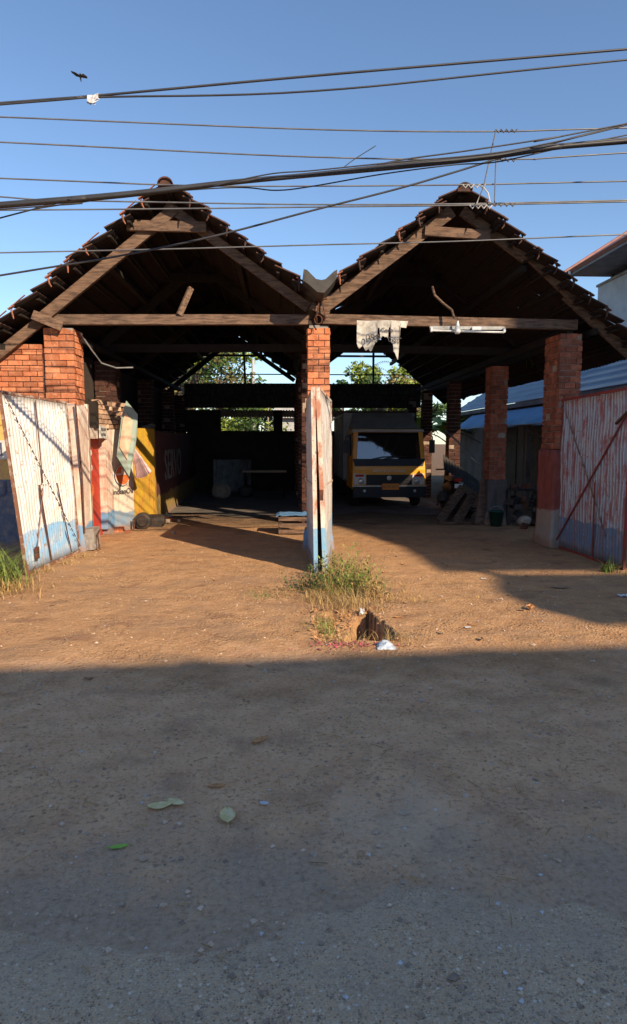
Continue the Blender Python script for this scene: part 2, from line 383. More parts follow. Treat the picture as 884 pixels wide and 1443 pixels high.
xs = lines([(-260,-60,40),(-60,-12,6),(-12,-6,.5),(-6,.2,.075),(.2,1.12,.02),(1.12,7,.075),(7,12,.5),(12,60,6),(60,260,40)])
ys = lines([(-260,-40,40),(-40,-6,4),(-6,1.4,.6),(1.4,5.34,.06),(5.34,6.55,.02),(6.55,10.5,.07),(10.5,14,.14),(14,30,1),(30,60,6),(60,420,40)])
g = MB(); W = len(ys)
for x in xs:
    for y in ys: g.v.append(V((x, y, gz(x, y) if (-12 <= x <= 12 and 1.4 <= y <= 14) else -.012)))
for i in range(len(xs)-1):
    for j in range(len(ys)-1): g.f.append((i*W+j, (i+1)*W+j, (i+1)*W+j+1, i*W+j+1))
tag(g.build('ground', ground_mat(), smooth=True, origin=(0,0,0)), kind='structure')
r = MB(); rx = lines([(-200,-20,20),(-20,-6,.7),(-6,6,.06),(6,20,.7),(20,200,20)]); NY = 44
for x in rx:
    e = edge(x)
    for j in range(NY):
        t = j/(NY-1); y = -5 + (e+.25+5)*(t**.45)
        d = e - y
        z = .016 + .006*noise.noise(V((x*2, y*2, 9))) + .004*noise.noise(V((x*7, y*7, 9)))
        if d < .30: z -= (.30-d)*.10
        r.v.append(V((x, y, z)))
for i in range(len(rx)-1):
    for j in range(NY-1): r.f.append((i*NY+j, (i+1)*NY+j, (i+1)*NY+j+1, i*NY+j+1))
tag(r.build('road', road_mat(), smooth=True, origin=(0,0,0)), kind='structure')
fl = MB().surf(lambda u, v: (-3.05+7.4*u, 15.2+.9*noise.noise(V((u*5,0,0)))*(1-v)+(22.4-15.2)*v, .006+.004*noise.noise(V((u*12, v*12, 1)))), 40, 40)
tag(fl.build('concrete_floor', simple('oil stained concrete', (.17,.14,.12), (.09,.078,.07), 1.6, .85, .4, 40), smooth=True, origin=(0,0,0)), kind='structure')

# ------------------------------------------------------------------ the shed
shed = thing('open_shed', (0.55, 10.3, 0), 'open twin gabled shed with clay tile roof carried on red brick piers', 'shed')
def pier(x0, x1, y0, y1, h, mat='brick', base_h=0, base_mat='pierbase', n_=9, jit=.012, parent=shed):
    """a brick pier: every brick its own block bedded on a mortar core"""
    p = MB(); core = MB(); ch = .098; z = base_h; k = 0
    core.box(((x0+x1)/2, (y0+y1)/2, (h+base_h)/2+.0), (x1-x0-.045, y1-y0-.045, h-base_h-.02))
    while z < h-.03:
        def course(a0, a1, fixed, alongx, sgn):
            L = a1-a0; nb = max(1, round(L/.22)); off = 0 if k % 2 else .5
            cuts = [a0] + [a0+L*(i+off)/nb for i in range(0 if off else 1, nb)] + [a1]
            cuts = sorted(set(round(c, 4) for c in cuts))
            for a, b in zip(cuts[:-1], cuts[1:]):
                if b-a < .03: continue
                j = rnd(-jit, jit) * 1.0; d = .1
                if random.random() < .06: j = -.03*sgn
                hh = ch-.014+rnd(-.004,.004)
                c = ((a+b)/2, fixed - sgn*(d/2) + j)
                rot = Matrix.Rotation(rnd(-.03,.03), 3, 'Z') @ Matrix.Rotation(rnd(-.02,.02), 3, 'X')
                if alongx: p.box((c[0], c[1], z+ch/2), (b-a-.012, d, hh), rot)
                else: p.box((c[1], c[0], z+ch/2), (d, b-a-.012, hh), rot)
        course(x0, x1, y0, True, -1); course(x0, x1, y1, True, 1)
        course(y0+.1, y1-.1, x0, False, -1); course(y0+.1, y1-.1, x1, False, 1)
        z += ch; k += 1
    root = p.build('brick_pier', mat, parent)
    core.build('mortar_core', 'mortar', root)
    if base_h:
        b = MB(); rng = random.Random(int(x0*100)+7)
        ov = .03
        def fn_side(u, v): pass
        # plastered lower part, slightly uneven
        P4 = [(x0-ov,y0-ov),(x1+ov,y0-ov),(x1+ov,y1+ov),(x0-ov,y1+ov)]
        N = 10; cols = []
        for q in range(4):
            a, c = V((*P4[q],0)), V((*P4[(q+1)%4],0))
            for i in range(N): cols.append(a+(c-a)*i/N)
        Hn = 16; o = len(b.v)
        for c in cols:
            for j in range(Hn+1):
                zz = base_h*j/Hn; s_ = .018*noise.noise(V((c.x*6, c.y*6, zz*5)))
                dirv = (c-V(((x0+x1)/2,(y0+y1)/2,0))).normalized()
                flare = .06*max(0, 1-zz/.35)
                b.v.append(c+dirv*(s_+flare)+V((0,0,zz + (.04*noise.noise(c*5) if j == Hn else 0))))
        nC = len(cols)
        for i in range(nC):
            for j in range(Hn): b.f.append((o+i*(Hn+1)+j, o+((i+1)%nC)*(Hn+1)+j, o+((i+1)%nC)*(Hn+1)+j+1, o+i*(Hn+1)+j+1))
        b.f.append(tuple(o+i*(Hn+1)+Hn for i in range(nC)))
        lab(b.build('plaster_base', base_mat, root, smooth=True), 'peeling plastered foot of the pier')
    return root
YT = [10.3, 13.3, 16.7, 19.9, 22.3]
lab(pier(-3.70,-3.24, 10.3, 10.78, 3.44, 'brick', 2.32, 'plaster'), 'left front brick pier, orange brick above painted plaster')
lab(pier(.39,.75, 10.3, 10.66, 3.52, 'brick', .3, 'plaster'), 'slim middle front pier of orange brick')
lab(pier(4.46,4.83, 10.3, 10.92, 3.46, 'brickdark', 1.62, 'pierbase'), 'right front pier with red wash and peeling foot')
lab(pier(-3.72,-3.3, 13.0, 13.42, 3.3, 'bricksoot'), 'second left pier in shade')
lab(pier(4.30,4.66, 13.2, 13.62, 3.3, 'brickdark', .95, 'greybase'), 'second right pier with grey foot')
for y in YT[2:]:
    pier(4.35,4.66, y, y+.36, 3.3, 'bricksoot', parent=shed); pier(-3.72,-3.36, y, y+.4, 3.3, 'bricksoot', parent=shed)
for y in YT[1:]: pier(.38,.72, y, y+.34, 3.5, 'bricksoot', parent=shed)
# small concrete caps
MB().box((-3.47,10.52,3.47),(.44,.44,.05)).build('pier_cap','concrete',shed)
MB().box((.57,10.47,3.55),(.30,.3,.05)).build('pier_cap','concrete',shed)

# roof slopes: (ridge x, z) -> (eave x, z)
SL = [((-1.69,5.50),(-5.0,2.80)), ((-1.69,5.50),(.44,3.95)), ((2.71,5.50),(.64,4.03)), ((2.71,5.50),(5.72,3.11))]
Y0, Y1 = 9.85, 22.9
for si, ((rx_, rz), (ex, ez)) in enumerate(SL):
    under = []; tm = MB(); d = V((ex-rx_, 0, ez-rz)); L = d.length; d.normalize(); nrm = V((-d.z*(1 if d.x > 0 else -1), 0, abs(d.x)))
    n = round(L/.345); gq = L/n; tw = .235
    for c in range(n):
        s0 = c*gq - .03; s1 = (c+1)*gq + .045
        ys0 = Y0 + rnd(-.05,.05) + (.02 if c else 0)
        nt_ = int((Y1-ys0)/tw)
        lift = rnd(-.008,.012)
        for t in range(nt_):
            ya = ys0 + t*tw; j = rnd(-.008,.008); sag = .05*math.sin((ya-Y0)/(Y1-Y0)*math.pi*2)*math.sin(c/n*3)
            if t > 5 and random.random() < .0025: continue      # a slipped tile lets daylight in
            def fn(u, v, s0=s0, s1=s1, ya=ya, j=j, sag=sag):
                s = s0+(s1-s0)*u; y = ya + tw*v*1.04
                w = .016*math.cos(v*2*math.pi*2) + (.018 if v > .93 else 0)
                p = V((rx_, y, rz)) + d*s + nrm*(-.004+.085*u+w*.8+j*2*u+lift-sag)
                return p
            nv_ = 8 if t < 8 else 4; k0 = len(tm.f); tm.surf(fn, 1, nv_, -nrm*.018)
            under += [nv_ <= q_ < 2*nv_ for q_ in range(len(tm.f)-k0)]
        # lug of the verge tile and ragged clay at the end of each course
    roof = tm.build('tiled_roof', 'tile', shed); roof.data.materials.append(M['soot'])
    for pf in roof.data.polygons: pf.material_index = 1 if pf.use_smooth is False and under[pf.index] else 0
    for c in range(1, n):
        s_ = c*gq; p = V((rx_, Y0-.0, rz)) + d*(s_+.04) + nrm*.0
        if random.random() < .72:
            lg = MB(); q = [p + nrm*.055, p + nrm*.03 + d*.045, p - nrm*.03 + d*.075, p - nrm*.085 + d*(.07+rnd(0,.05))]
            lg.tube(q, [.014,.016,.014,.008], 5)
            lg.bar(p+nrm*.05-d*.03+V((0,-.02,0)), p+nrm*.06+d*.07+V((0,-.02,0)), .05, .018)
            if si == 0: lg.bar(p+nrm*.07-d*.25+V((0,-.0,0)), p+nrm*.065+V((0,-.01,0)), .03, .010)
            lg.build('verge_tile_lug', 'tilered' if si == 0 or random.random() < .25 else 'tile', shed)
    for c in range(n):
        a = V((rx_, Y0+.10+rnd(-.04,.04), rz)) + d*(c*gq+.06) - nrm*.035
        b_ = a.copy(); b_.y = Y1-.2
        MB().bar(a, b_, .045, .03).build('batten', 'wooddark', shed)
# ridge tiles
for rx_ in (-1.69, 2.71):
    m_ = MB(); y = Y0-.06; k = 0
    while y < Y1:
        L = .38; z0 = 5.52 + rnd(-.01,.012)
        def fn(u, v, y=y, L=L, z0=z0): 
            a = math.pi*(.06+.88*v); rr = .09+.010*(1-u)
            return (rx_+rr*math.cos(a)*1.15, y+L*1.06*u, z0-.06+rr*math.sin(a)*1.05)
        m_.surf(fn, 1, 8, (0,0,-.022)); y += L
    # mortared front end
    m_.prism([(rx_-.11,Y0-.03,5.44),(rx_+.11,Y0-.03,5.44),(rx_+.05,Y0-.03,5.53),(rx_,Y0-.03,5.56),(rx_-.05,Y0-.03,5.53)], (0,1,0), .05)
    m_.build('ridge_tiles', 'tile', shed)
# valley gutter (folded sheet) with its spout end
prof = [(-.24,.21),(-.19,.20),(-.06,.075),(.02,.06),(.08,.075),(.20,.185),(.25,.21),(.24,.09),(.16,-.01),(.06,-.12),(-.04,-.11),(-.17,.0),(-.25,.05)]
vg = MB().prism([(.55+a, 9.6, 4.03+b) for a, b in prof], (0,1,0), 13.3); vg.build('valley_gutter', 'darksheet', shed)

# trusses
def truss(y, first):
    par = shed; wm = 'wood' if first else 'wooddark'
    def m(nm, a, b, w, h, lb=None):
        o = MB().bar((a[0],y+(a[2] if len(a) > 2 else 0),a[1]), (b[0],y+(b[2] if len(b) > 2 else 0),b[1]), w, h).build(nm, wm, par)
        if lb and first: lab(o, lb)
    # left bay
    m('rafter', (-1.62,5.27), (-3.72,3.60), .07, .165); m('rafter', (-3.66,3.64,.04), (-4.98,2.62,.04), .07, .15)
    m('rafter', (-1.76,5.33,.03), (.40,3.83,.03), .07, .14)
    m('collar_beam', (-2.34,4.99,-.07), (-1.15,4.98,-.07), .06, .15)
    th = .15 if y < 14 else .05
    if y < 14: m('tie_beam', (-3.62,3.62,.08), (.43,3.655,.08), .10 if y < 14 else .05, th)
    if first: m('strut', (-1.60,3.70,.02), (-1.43,4.14,.16), .05, .085)
    # right bay
    m('rafter', (2.63,5.30), (.60,3.80), .07, .19); m('rafter', (2.80,5.32,.03), (3.82,4.62,.03), .07, .15)
    m('rafter', (3.62,4.84,-.03), (4.62,3.98,-.03), .06, .13); m('rafter', (4.5,4.06,.04), (5.68,3.08,.04), .07, .14)
    m('collar_beam', (2.20,4.98,-.06), (3.22,4.93,-.06), .06, .14)
    if y < 14: m('tie_beam', (.62,3.665,.08), (4.72,3.61,.08), .10 if y < 14 else .05, th)
    pass
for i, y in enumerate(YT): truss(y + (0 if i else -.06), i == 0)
# purlins and wall plates
for (x, z) in ((-2.7,4.50),(-4.3,3.20),(-.72,4.64),(1.7,4.64),(3.8,4.46),(5.0,3.50)):
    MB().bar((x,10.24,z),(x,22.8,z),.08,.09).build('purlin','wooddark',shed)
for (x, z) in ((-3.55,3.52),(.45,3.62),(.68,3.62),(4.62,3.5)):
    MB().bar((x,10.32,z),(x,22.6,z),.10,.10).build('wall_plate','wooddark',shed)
MB().bar((-3.78,10.12,3.66),(-3.38,10.22,3.50),.06,.14).build('bearing_block','wood',shed)
MB().bar((.44,10.2,3.85),(.72,10.2,3.72),.05,.10).build('bearing_block','wood',shed)
cl = MB().tube([(.56,10.12,3.95),(.55,10.1,3.8),(.52,10.12,3.66),(.54,10.2,3.58)],.012,6).tube([(.62,10.12,3.95),(.63,10.1,3.8),(.66,10.12,3.66),(.61,10.2,3.58)],.012,6)
cl.tube([(.5,10.1,3.93),(.68,10.1,3.93)],.018,6); cl.tube([(.55+.06*math.cos(t),10.1,3.62+.07*math.sin(t)) for t in [k*math.pi/4 for k in range(9)]],.009,5)
lab(cl.build('iron_clamp','rust',shed),'rusty iron clamp and ring over the middle pier')
# closed gable boarding at the back, post and rails below it
for (x0,x1,xa) in ((-3.3,.2,-1.69),(1.0,4.5,2.71)):
    MB().prism([(xa-1.05,22.45,4.80),(xa+1.05,22.45,4.80),(xa,22.45,5.42)],(0,1,0),.04).build('gable_board','wooddark',shed)
    MB().bar((xa-1.4,22.42,4.68),(xa+1.4,22.42,4.68),.05,.07).build('rail','iron',shed)
    MB().bar((xa-2.4,22.42,4.05),(xa+2.2,22.42,4.05),.04,.035).build('rail','iron',shed)
    MB().bar((xa+(.40 if xa < 0 else .42),22.40,3.6),(xa+(.36 if xa < 0 else .42),22.40,4.8),.07,.07).build('post','iron',shed)
# electrical: switched-off tube light, bulb
tl = thing('tube_light', (2.9,10.2,3.47), 'unlit fluorescent tube in a pale batten fitting hung under the right tie beam', 'lamp')
MB().box((2.88,10.12,3.515),(1.18,.035,.05)).build('fitting','greymetal',tl)
MB().tube([(2.31,10.07,3.465),(3.46,10.07,3.445)],.016,8).build('tube','white',tl)
for x_ in (2.31,3.46): MB().box((x_,10.08,3.478),(.03,.05,.07)).build('holder','white',tl)
MB().box((3.02,10.09,3.50),(.14,.06,.05)).build('choke','white',tl)
bl = thing('light_bulb', (2.70,10.0,3.42), 'white pear shaped bulb hanging in front of the tie beam', 'lamp')
MB().lathe((2.70,10.0,3.40),[(.0,0),(.035,.006),(.048,.035),(.047,.07),(.03,.13),(.018,.17),(.016,.2)],14).build('globe','white',bl,smooth=True)
MB().tube([(2.70,10.0,3.59),(2.70,10.03,3.66),(2.69,10.12,3.70)],.006,5).build('flex','cable',bl)
tag(MB().tube([(2.36,10.3,4.18),(2.40,10.28,4.04),(2.52,10.2,3.90),(2.63,10.1,3.78),(2.66,10.07,3.66)],.02,8).build('conduit_pipe','wood',smooth=True),'bent pale conduit dropping to the tie beam beside the bulb','pipe')
tag(MB().tube([(-3.2,10.5,3.46),(-3.05,10.6,3.2),(-2.95,10.75,3.02),(-2.75,10.9,2.96),(-2.5,11,2.98)],.012,6).build('loose_wire','greymetal'),'loose grey wire drooping beside the left brick pier','wire')
# torn banner
def ban(u, v):
    x = 1.14+.80*u; top = 3.60
    tear = .34 + .10*math.sin(u*9) + .09*noise.noise(V((u*14,0,0))) 
    if u > .86: tear = .10
    if .36 < u < .41 or .60 < u < .66: tear *= .35
    if .72 < u < .84: tear += .12
    return (x+.03*v*math.sin(u*5), 10.02+.03*math.sin(u*8)+.03*v*math.sin(u*13), top-tear*v)
bn = thing('torn_banner', (1.5,10.05,3.2), 'torn dirty white cloth banner with faded black print hanging from the right tie beam', 'banner')
MB().surf(ban, 60, 10, (0,.004,0)).build('cloth','cloth',bn)
text('print','099',.15,(1.38,9.985,3.33),(1,0,0),(0,0,1),'ink',bn)
text('print','Cena',.09,(1.60,9.985,3.45),(1,0,0),(0,0,1),'ink',bn)
text('print','GST',.12,(1.72,9.985,3.30),(1,0,-.1),(0,0,1),'ink',bn)

# ------------------------------------------------------------------ back wall, lean-to sheets
bw = thing('back_wall', (.5,22.6,0), 'low dark wall closing the rear of the shed under corrugated sheets', 'wall')
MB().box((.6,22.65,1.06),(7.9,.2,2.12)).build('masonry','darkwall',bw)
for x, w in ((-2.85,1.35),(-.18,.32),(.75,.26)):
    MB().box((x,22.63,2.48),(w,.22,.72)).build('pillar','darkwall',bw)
def corr(mb, o, u, v, w, h, pitch=.076, amp=.012, seg=6, rows=1, t=.003, warp=0):
    o, u, v = V(o), V(u).normalized(), V(v).normalized(); n = u.cross(v).normalized(); N = int(w/pitch*seg)
    mb.surf(lambda a, b: o+u*(a*w)+v*(b*h)+n*(amp*math.sin(a*w/pitch*2*math.pi)+warp*noise.noise(V((a*3,b*3,w)))), N, rows, n*t); return mb
corr(MB(),(-3.4,22.5,2.90),(1,0,.004),(0,0,1),4.1,.84,.1,.02).build('corrugated_sheet','backsheet',bw)
corr(MB(),(.72,22.46,2.92),(1,0,.004),(0,0,1),4.1,.82,.1,.02).build('corrugated_sheet','backsheet',bw)
for z in (2.93,3.35,3.62): MB().bar((-3.4,22.40,z),(4.7,22.40,z),.04,.05).build('rail','iron',bw)
corr(MB(),(-3.4,22.7,2.84),(1,0,0),(0,.95,-.12),8.2,1.5,.1,.02).build('lean_to_roof','backsheet',bw)

# ------------------------------------------------------------------ left side walls
fw = thing('front_brick_wall', (-5.3,10.5,0), 'orange brick wall behind the open left gate with faded yellow advertising paint below', 'wall')
def brickwall(x0, x1, y, z0, z1, mat='brick', jit=.006):
    p = MB(); z = z0; k = 0
    while z < z1:
        x = x0 - (.11 if k % 2 else 0)
        while x < x1:
            a, b = max(x, x0), min(x+.22, x1)
            if b-a > .03: p.box(((a+b)/2, y+.05+rnd(-jit,jit), z+.04), (b-a-.012, .1, .07))
            x += .225
        z += .083; k += 1
    return p
brickwall(-6.2,-3.75,10.36,2.35,3.2).build('brickwork','brick',fw)
MB().box((-4.97,10.5,1.6),(2.46,.2,3.2)).build('mortar_core','mortar',fw)
MB().surf(lambda u, v: (-6.2+2.46*u, 10.345+.006*noise.noise(V((u*8,v*8,0))), 2.36*v), 20, 20, (0,.04,0)).build('painted_plaster','plasterad',fw)
MB().box((-4.6,10.335,1.62),(.9,.012,.30)).build('painted_band','silverpaint',fw)
text('lettering','ad',.30,(-4.55,10.325,1.62),(1,0,0),(0,0,1),'bluepaint',fw)
text('lettering','U',.34,(-4.50,10.33,.98),(1,0,0),(0,0,1),'bluepaint',fw)

lw = thing('painted_side_wall', (-3.3,12.2,0), 'faded plastered wall with red door and painted oil company emblem inside the left entrance', 'wall')
def plwall(pts, z0, z1, mat, parent, name='plaster', th=.22, nz=24):
    """uneven plaster following a plan line, thickness away from the yard (-x)"""
    m_ = MB(); pts = [V((*p,0)) for p in pts]
    for a, b in zip(pts[:-1], pts[1:]):
        d = (b-a).normalized(); nr = V((d.y,-d.x,0))
        n_ = max(2, int((b-a).length/.08))
        m_.surf(lambda u, v: a+(b-a)*u+V((0,0,z0+(z1-z0)*v))+nr*(.008*noise.noise(V((u*n_*.4+a.y*5,v*9,3)))), n_, nz, -nr*th)
    return m_.build(name, mat, parent)
plwall([(-3.20,10.74),(-3.27,11.06)],0,2.36,'plaster',lw)
plwall([(-3.27,11.06),(-3.29,12.20)],1.80,1.98,'plaster',lw,'lintel',.3,4)
plwall([(-3.30,12.20),(-3.27,12.45)],0,1.98,'plaster',lw,'jamb',.36)
plwall([(-3.27,12.45),(-3.0,12.92)],0,1.98,'plasterblue',lw,'emblem_panel',.2)
# brick jali above
jl = MB()
def along(t):
    P = [V((-3.33,11.5,0)),V((-3.31,12.45,0)),V((-3.04,12.92,0))]; L1 = (P[1]-P[0]).length; L2 = (P[2]-P[1]).length
    return (P[0]+(P[1]-P[0])*(t/L1), (P[1]-P[0]).normalized()) if t < L1 else (P[1]+(P[2]-P[1])*((t-L1)/L2), (P[2]-P[1]).normalized())
for k in range(6):
    t = .0 + (.11 if k % 2 else 0)
    while t < 1.40:
        p, d = along(t+.08); jl.bar(p-d*.065+V((rnd(-.01,.01),0,2.03+k*.085)), p+d*.065+V((rnd(-.01,.01),0,2.03+k*.085)), .12, .070); t += .215
jl.build('brick_grille','jali',lw)
MB().surf(lambda u,v:(-3.42+.0*u,11.45+1.55*u,1.96+.54*v),6,4,(-.04,0,0)).build('grille_backing','darkwall',lw)
MB().box((-3.3,11.38,2.21),(.14,.2,.46)).build('brown_slab','wooddark',lw)
sg = MB().box((-3.235,11.72,1.92),(.02,.42,.22)).build('door_sign','silverpaint',lw)
text('lettering','SRI RAM',.085,(-3.222,11.72,1.96),(0,1,0),(0,0,1),'ink',sg); text('lettering','MOTORS',.07,(-3.222,11.72,1.87),(0,1,0),(0,0,1),'ink',sg)
dr = MB().box((-3.46,11.66,.9),(.04,1.16,1.80)).build('door','redpaint',lw)
for z in (1.55,1.28,.88,.55):
    MB().lathe((-3.437,11.62,z),[(.0,.0),(.055 if z != .88 else .11,.004),(.05 if z != .88 else .1,.01),(0,.012)],14,'X').build('door_motif','orangepaint' if z in (.88,.55) else 'silverpaint',dr)
MB().box((-3.43,11.28,.95),(.03,.03,.22)).build('handle','iron',dr)
MB().box((-3.42,12.17,.95),(.22,.07,1.7)).build('door_reveal','plaster',lw)
# emblem: orange disc with pale ring and navy band, name below, on the angled panel
pd = (V((-3.0,12.92,0))-V((-3.27,12.45,0))).normalized(); pn = V((pd.y,-pd.x,0)); pc = V((-3.15,12.64,0))+pn*.012
def disc(r0, c, z, mat, off, nm, par=lw):
    n = 28; ps = [c+pd*(r0*math.cos(2*math.pi*k/n))+V((0,0,z+r0*math.sin(2*math.pi*k/n)))+pn*off for k in range(n)]
    return MB().prism(ps, pn, .004).build(nm, mat, par)
em = disc(.215, pc, 1.10, 'bluepaint', 0, 'emblem'); disc(.205, pc, 1.10, 'silverpaint', .005, 'ring', em); disc(.185, pc, 1.10, 'orangepaint', .010, 'disc', em)
MB().bar(pc-pd*.17+pn*.018+V((0,0,1.12)), pc+pd*.17+pn*.018+V((0,0,1.12)), .006, .03).build('band','silverpaint',em)
MB().bar(pc-pd*.05+pn*.018+V((0,0,1.18)), pc+pd*.05+pn*.018+V((0,0,1.18)), .006, .08).build('square','silverpaint',em)
text('lettering','IndianOil',.155,pc+pn*.004+V((0,0,.78)),pd,(0,0,1),'ink',lw,sx=1.0)
MB().box((-3.2,12.5,.05),(.16,.16,.10)).build('exposed_brick','brick',lw)

yw = thing('low_side_wall', (-3.0,18,0), 'low wall with yellow end and pale lettering on maroon paint running back inside the shed', 'wall')
plwall([(-3.0,12.93),(-2.74,13.75),(-2.76,14.0)],0,2.02,'plasteryellow',yw)
plwall([(-2.76,14.0),(-3.1,22.5)],0,1.98,'plastermaroon',yw,'maroon_plaster')
text('lettering','SERVO',1.05,(-2.865,16.9,1.15),(-.04,1,0),(0,0,1),'palelet',yw,.01,sx=1.05)
sk = MB()
for q in range(3):
    sk.surf(lambda u,v,q=q:(-3.15+.1*math.cos(v*6.28)*math.sin(u*3.14),14.9+q*.35+.2*(u-.5)*2,2.06+.06*math.sin(v*6.28)*math.sin(u*3.14)+.03*q),8,8)
tag(sk.build('sack','sack',smooth=True),'dirty pale sacks lying on top of the low side wall','sack')
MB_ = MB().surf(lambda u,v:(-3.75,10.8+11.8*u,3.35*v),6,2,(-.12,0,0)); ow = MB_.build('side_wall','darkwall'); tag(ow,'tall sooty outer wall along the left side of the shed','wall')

# leaning board, folded umbrella, engine part
bd = thing('leaning_board', (-3.0,12.7,1.0), 'tilted board with faded green border and beige centre hung over the oil emblem', 'board')
def PB(px, py, y=12.25):   # board outline measured in the yard: x, z at this depth
    return V((px*.971+.10, y+(.10 if px > -3.0 else 0), 1.80+(py-1.75)*.971))
bo = [PB(-3.12,2.48),PB(-2.93,2.22),PB(-2.98,1.70),PB(-3.11,1.02),PB(-3.34,1.42),PB(-3.21,2.22)]
MB().prism(bo,(0,1,0),.025).build('panel','boardedge',bd)
cx = sum((p for p in bo), V())/6
MB().prism([cx+(p-cx)*.62+V((-.02,-.035,.02)) for p in bo],(0,1,0),.03).build('centre_panel','boardmid',bd)
MB().prism([bo[3],bo[4],bo[4]+V((-.02,-.02,-.03)),bo[3]+V((-.0,-.02,-.04))],(0,1,0),.03).build('edge_batten','wooddark',bd)
um = thing('folded_umbrella', (-2.8,12.9,1.3), 'pink and white pleated cloth cone hanging on a yellow strap beside the yellow wall', 'umbrella')
fm = MB(); ap = V((-2.90,12.5,1.61)); nf = 18
ring = []
for k in range(nf+1):
    t = k/nf; a = V((-2.87,12.6,1.06)) + (V((-2.55,12.45,1.18))-V((-2.87,12.6,1.06)))*t
    a += V((0,-.06 if k % 2 else .03,-.05*math.sin(t*math.pi)+(-.015 if k % 2 else 0))); ring.append(a)
for k in range(nf): fm.add([ap+V((.003*k,0,0)), ap+V((.003*(k+1),0,0)), ring[k+1], ring[k]], [(0,3,2,1)])
for k in range(nf): fm.add([ap+V((.003*k,.02,0)), ap+V((.003*(k+1),.02,0)), ring[k+1]+V((0,.03,0)), ring[k]+V((0,.03,0))], [(0,1,2,3)])
fm.build('pleats','pink',um)
MB().tube([(-2.96,12.38,1.90),(-2.94,12.44,1.75),(-2.90,12.49,1.60)],.014,6).build('strap','yellow',um)
en = thing('engine_casting', (-2.72,13.2,0), 'dark cast iron gear casing lying on the ground against the yellow wall', 'machine part')
MB().lathe((-2.82,12.85,.17),[(0,-.1),(.1,-.1),(.115,-.07),(.165,-.06),(.17,.03),(.13,.05),(.12,.12),(.05,.12),(.05,.08),(0,.08)],20,'Y').build('drum','iron',en)
MB().lathe((-2.60,13.3,.13),[(0,-.2),(.11,-.2),(.125,-.15),(.12,.1),(.08,.14),(0,.14)],16,'X').box((-2.66,13.32,.06),(.3,.3,.12)).build('casing','iron',en)
MB().tube([(-2.97,12.72,.02),(-2.98,12.74,.22)],.02,6).build('lever','rust',en)
# concrete stump beside the left gate
st = MB().surf(lambda u,v:(-3.30+.26*u+.02*noise.noise(V((u*6,v*6,0))),10.28+.02*noise.noise(V((u*5,v*5,4))),.34*v+.02*u),8,8,(0,.36,0))
tag(st.build('concrete_stump','concrete'),'rough concrete block at the foot of the left pier beside the gate','block')
tag(MB().tube([(-2.96,10.3,.02),(-3.0,10.35,.25),(-3.0,10.5,.32)],.015,6).build('iron_stake','rust'),'short rusty stake beside the concrete block','stake')
tag(MB().tube([(-3.18,10.26,.3),(-3.17,10.22,1.2),(-3.22,10.2,2.34)],.014,6).build('thin_pipe','rust'),'thin upright pipe in front of the left plastered pier','pipe')

# ------------------------------------------------------------------ gates
def gate(name, label, hb, ht, fb, ft, mat, fmat, side, group, braces='X'):
    """hb/ht hinge bottom/top, fb/ft free bottom/top. side=+1/-1: which face carries the bars"""
    hb, ht, fb, ft = map(V, (hb, ht, fb, ft)); root = thing(name, ((hb+fb)/2).to_tuple(), label, 'gate', group)
    def q(u, v): return (hb*(1-u)+fb*u)*(1-v) + (ht*(1-u)+ft*u)*v
    W_ = (fb-hb).length; n = ((fb-hb).cross(ht-hb)).normalized()*side; N = int(W_/.08*8)
    MB().surf(lambda u, v: q(.015+.97*u, .01+.98*v)+n*(.016*math.sin(u*W_/.08*2*math.pi)+0.022*noise.noise(V((u*3.3+hb.x,v*4,1)))+.010*noise.noise(V((u*9,v*9,hb.x)))), N, 20, n*.002).build('corrugated_sheet', mat, root, smooth=True)
    o = n*.022
    fr = MB()
    for a, b in (((0,0),(1,0)),((0,1),(1,1)),((0,0),(0,1)),((1,0),(1,1))): fr.bar(q(*a)+o*.3, q(*b)+o*.3, .035, .035, up=n)
    fr.build('frame', fmat, root)
    MB().bar(q(0,.47)+o, q(1,.48)+o, .025, .03, up=n).build('middle_rail', fmat, root)
    return root, q, n
g1, q, n = gate('gate_leaf','open white corrugated gate leaf with blue foot on the far left beside the grass',
    (-3.25,10.2,.02),(-3.36,10.2,2.35),(-3.37,8.42,.02),(-3.60,8.42,2.38),'gatewhite','gateframe',1,'corrugated gate leaves')
if n.x < 0: n = -n
def chain(a, b, par, mat='rust', nn=26):
    m_ = MB(); 
    for k in range(nn):
        p = a+(b-a)*(k+.1)/nn; p2 = a+(b-a)*(k+.85)/nn; m_.bar(p, p2, .008, .012 if k % 2 else .008)
    m_.build('brace', mat, par)
chain(q(.98,.98)+n*.04, q(.02,.03)+n*.04, g1)
MB().bar(q(.62,.02)+n*.035, q(.66,.48)+n*.035, .02, .014).build('brace','rust',g1)
MB().bar(q(.22,.02)+n*.035, q(.55,1)*.0+q(.36,.48)+n*.035, .012, .012).build('brace','rust',g1)
MB().bar(q(.86,.08)+n*.035, q(.60,.47)+n*.035, .01, .01).build('brace','gateframe',g1)
MB().bar(q(.60,.49)+n*.035, q(.56,.98)+n*.035, .012, .012).build('brace','rust',g1)
MB().box(q(.86,.10)+n*.05,(.04,.07,.16)).build('latch','rust',g1)
g2, q, n = gate('gate_leaf','scraped red and grey corrugated gate leaf standing open on the far right',
    (4.54,10.3,.02),(4.54,10.3,2.42),(4.61,8.34,.02),(4.61,8.34,2.46),'gatered','redframe',-1,'corrugated gate leaves')
if n.x > 0: n = -n
MB().bar(q(.0,.02)+n*.04, q(.98,.86)+n*.04, .02, .02).build('brace','redframe',g2)
MB().bar(q(.02,.98)+n*.03, q(.48,.50)+n*.03, .012, .016).build('brace','gateframe',g2)
MB().bar(q(.48,.50)+n*.03, q(.78,.16)+n*.03, .014, .014).build('brace','gateframe',g2)
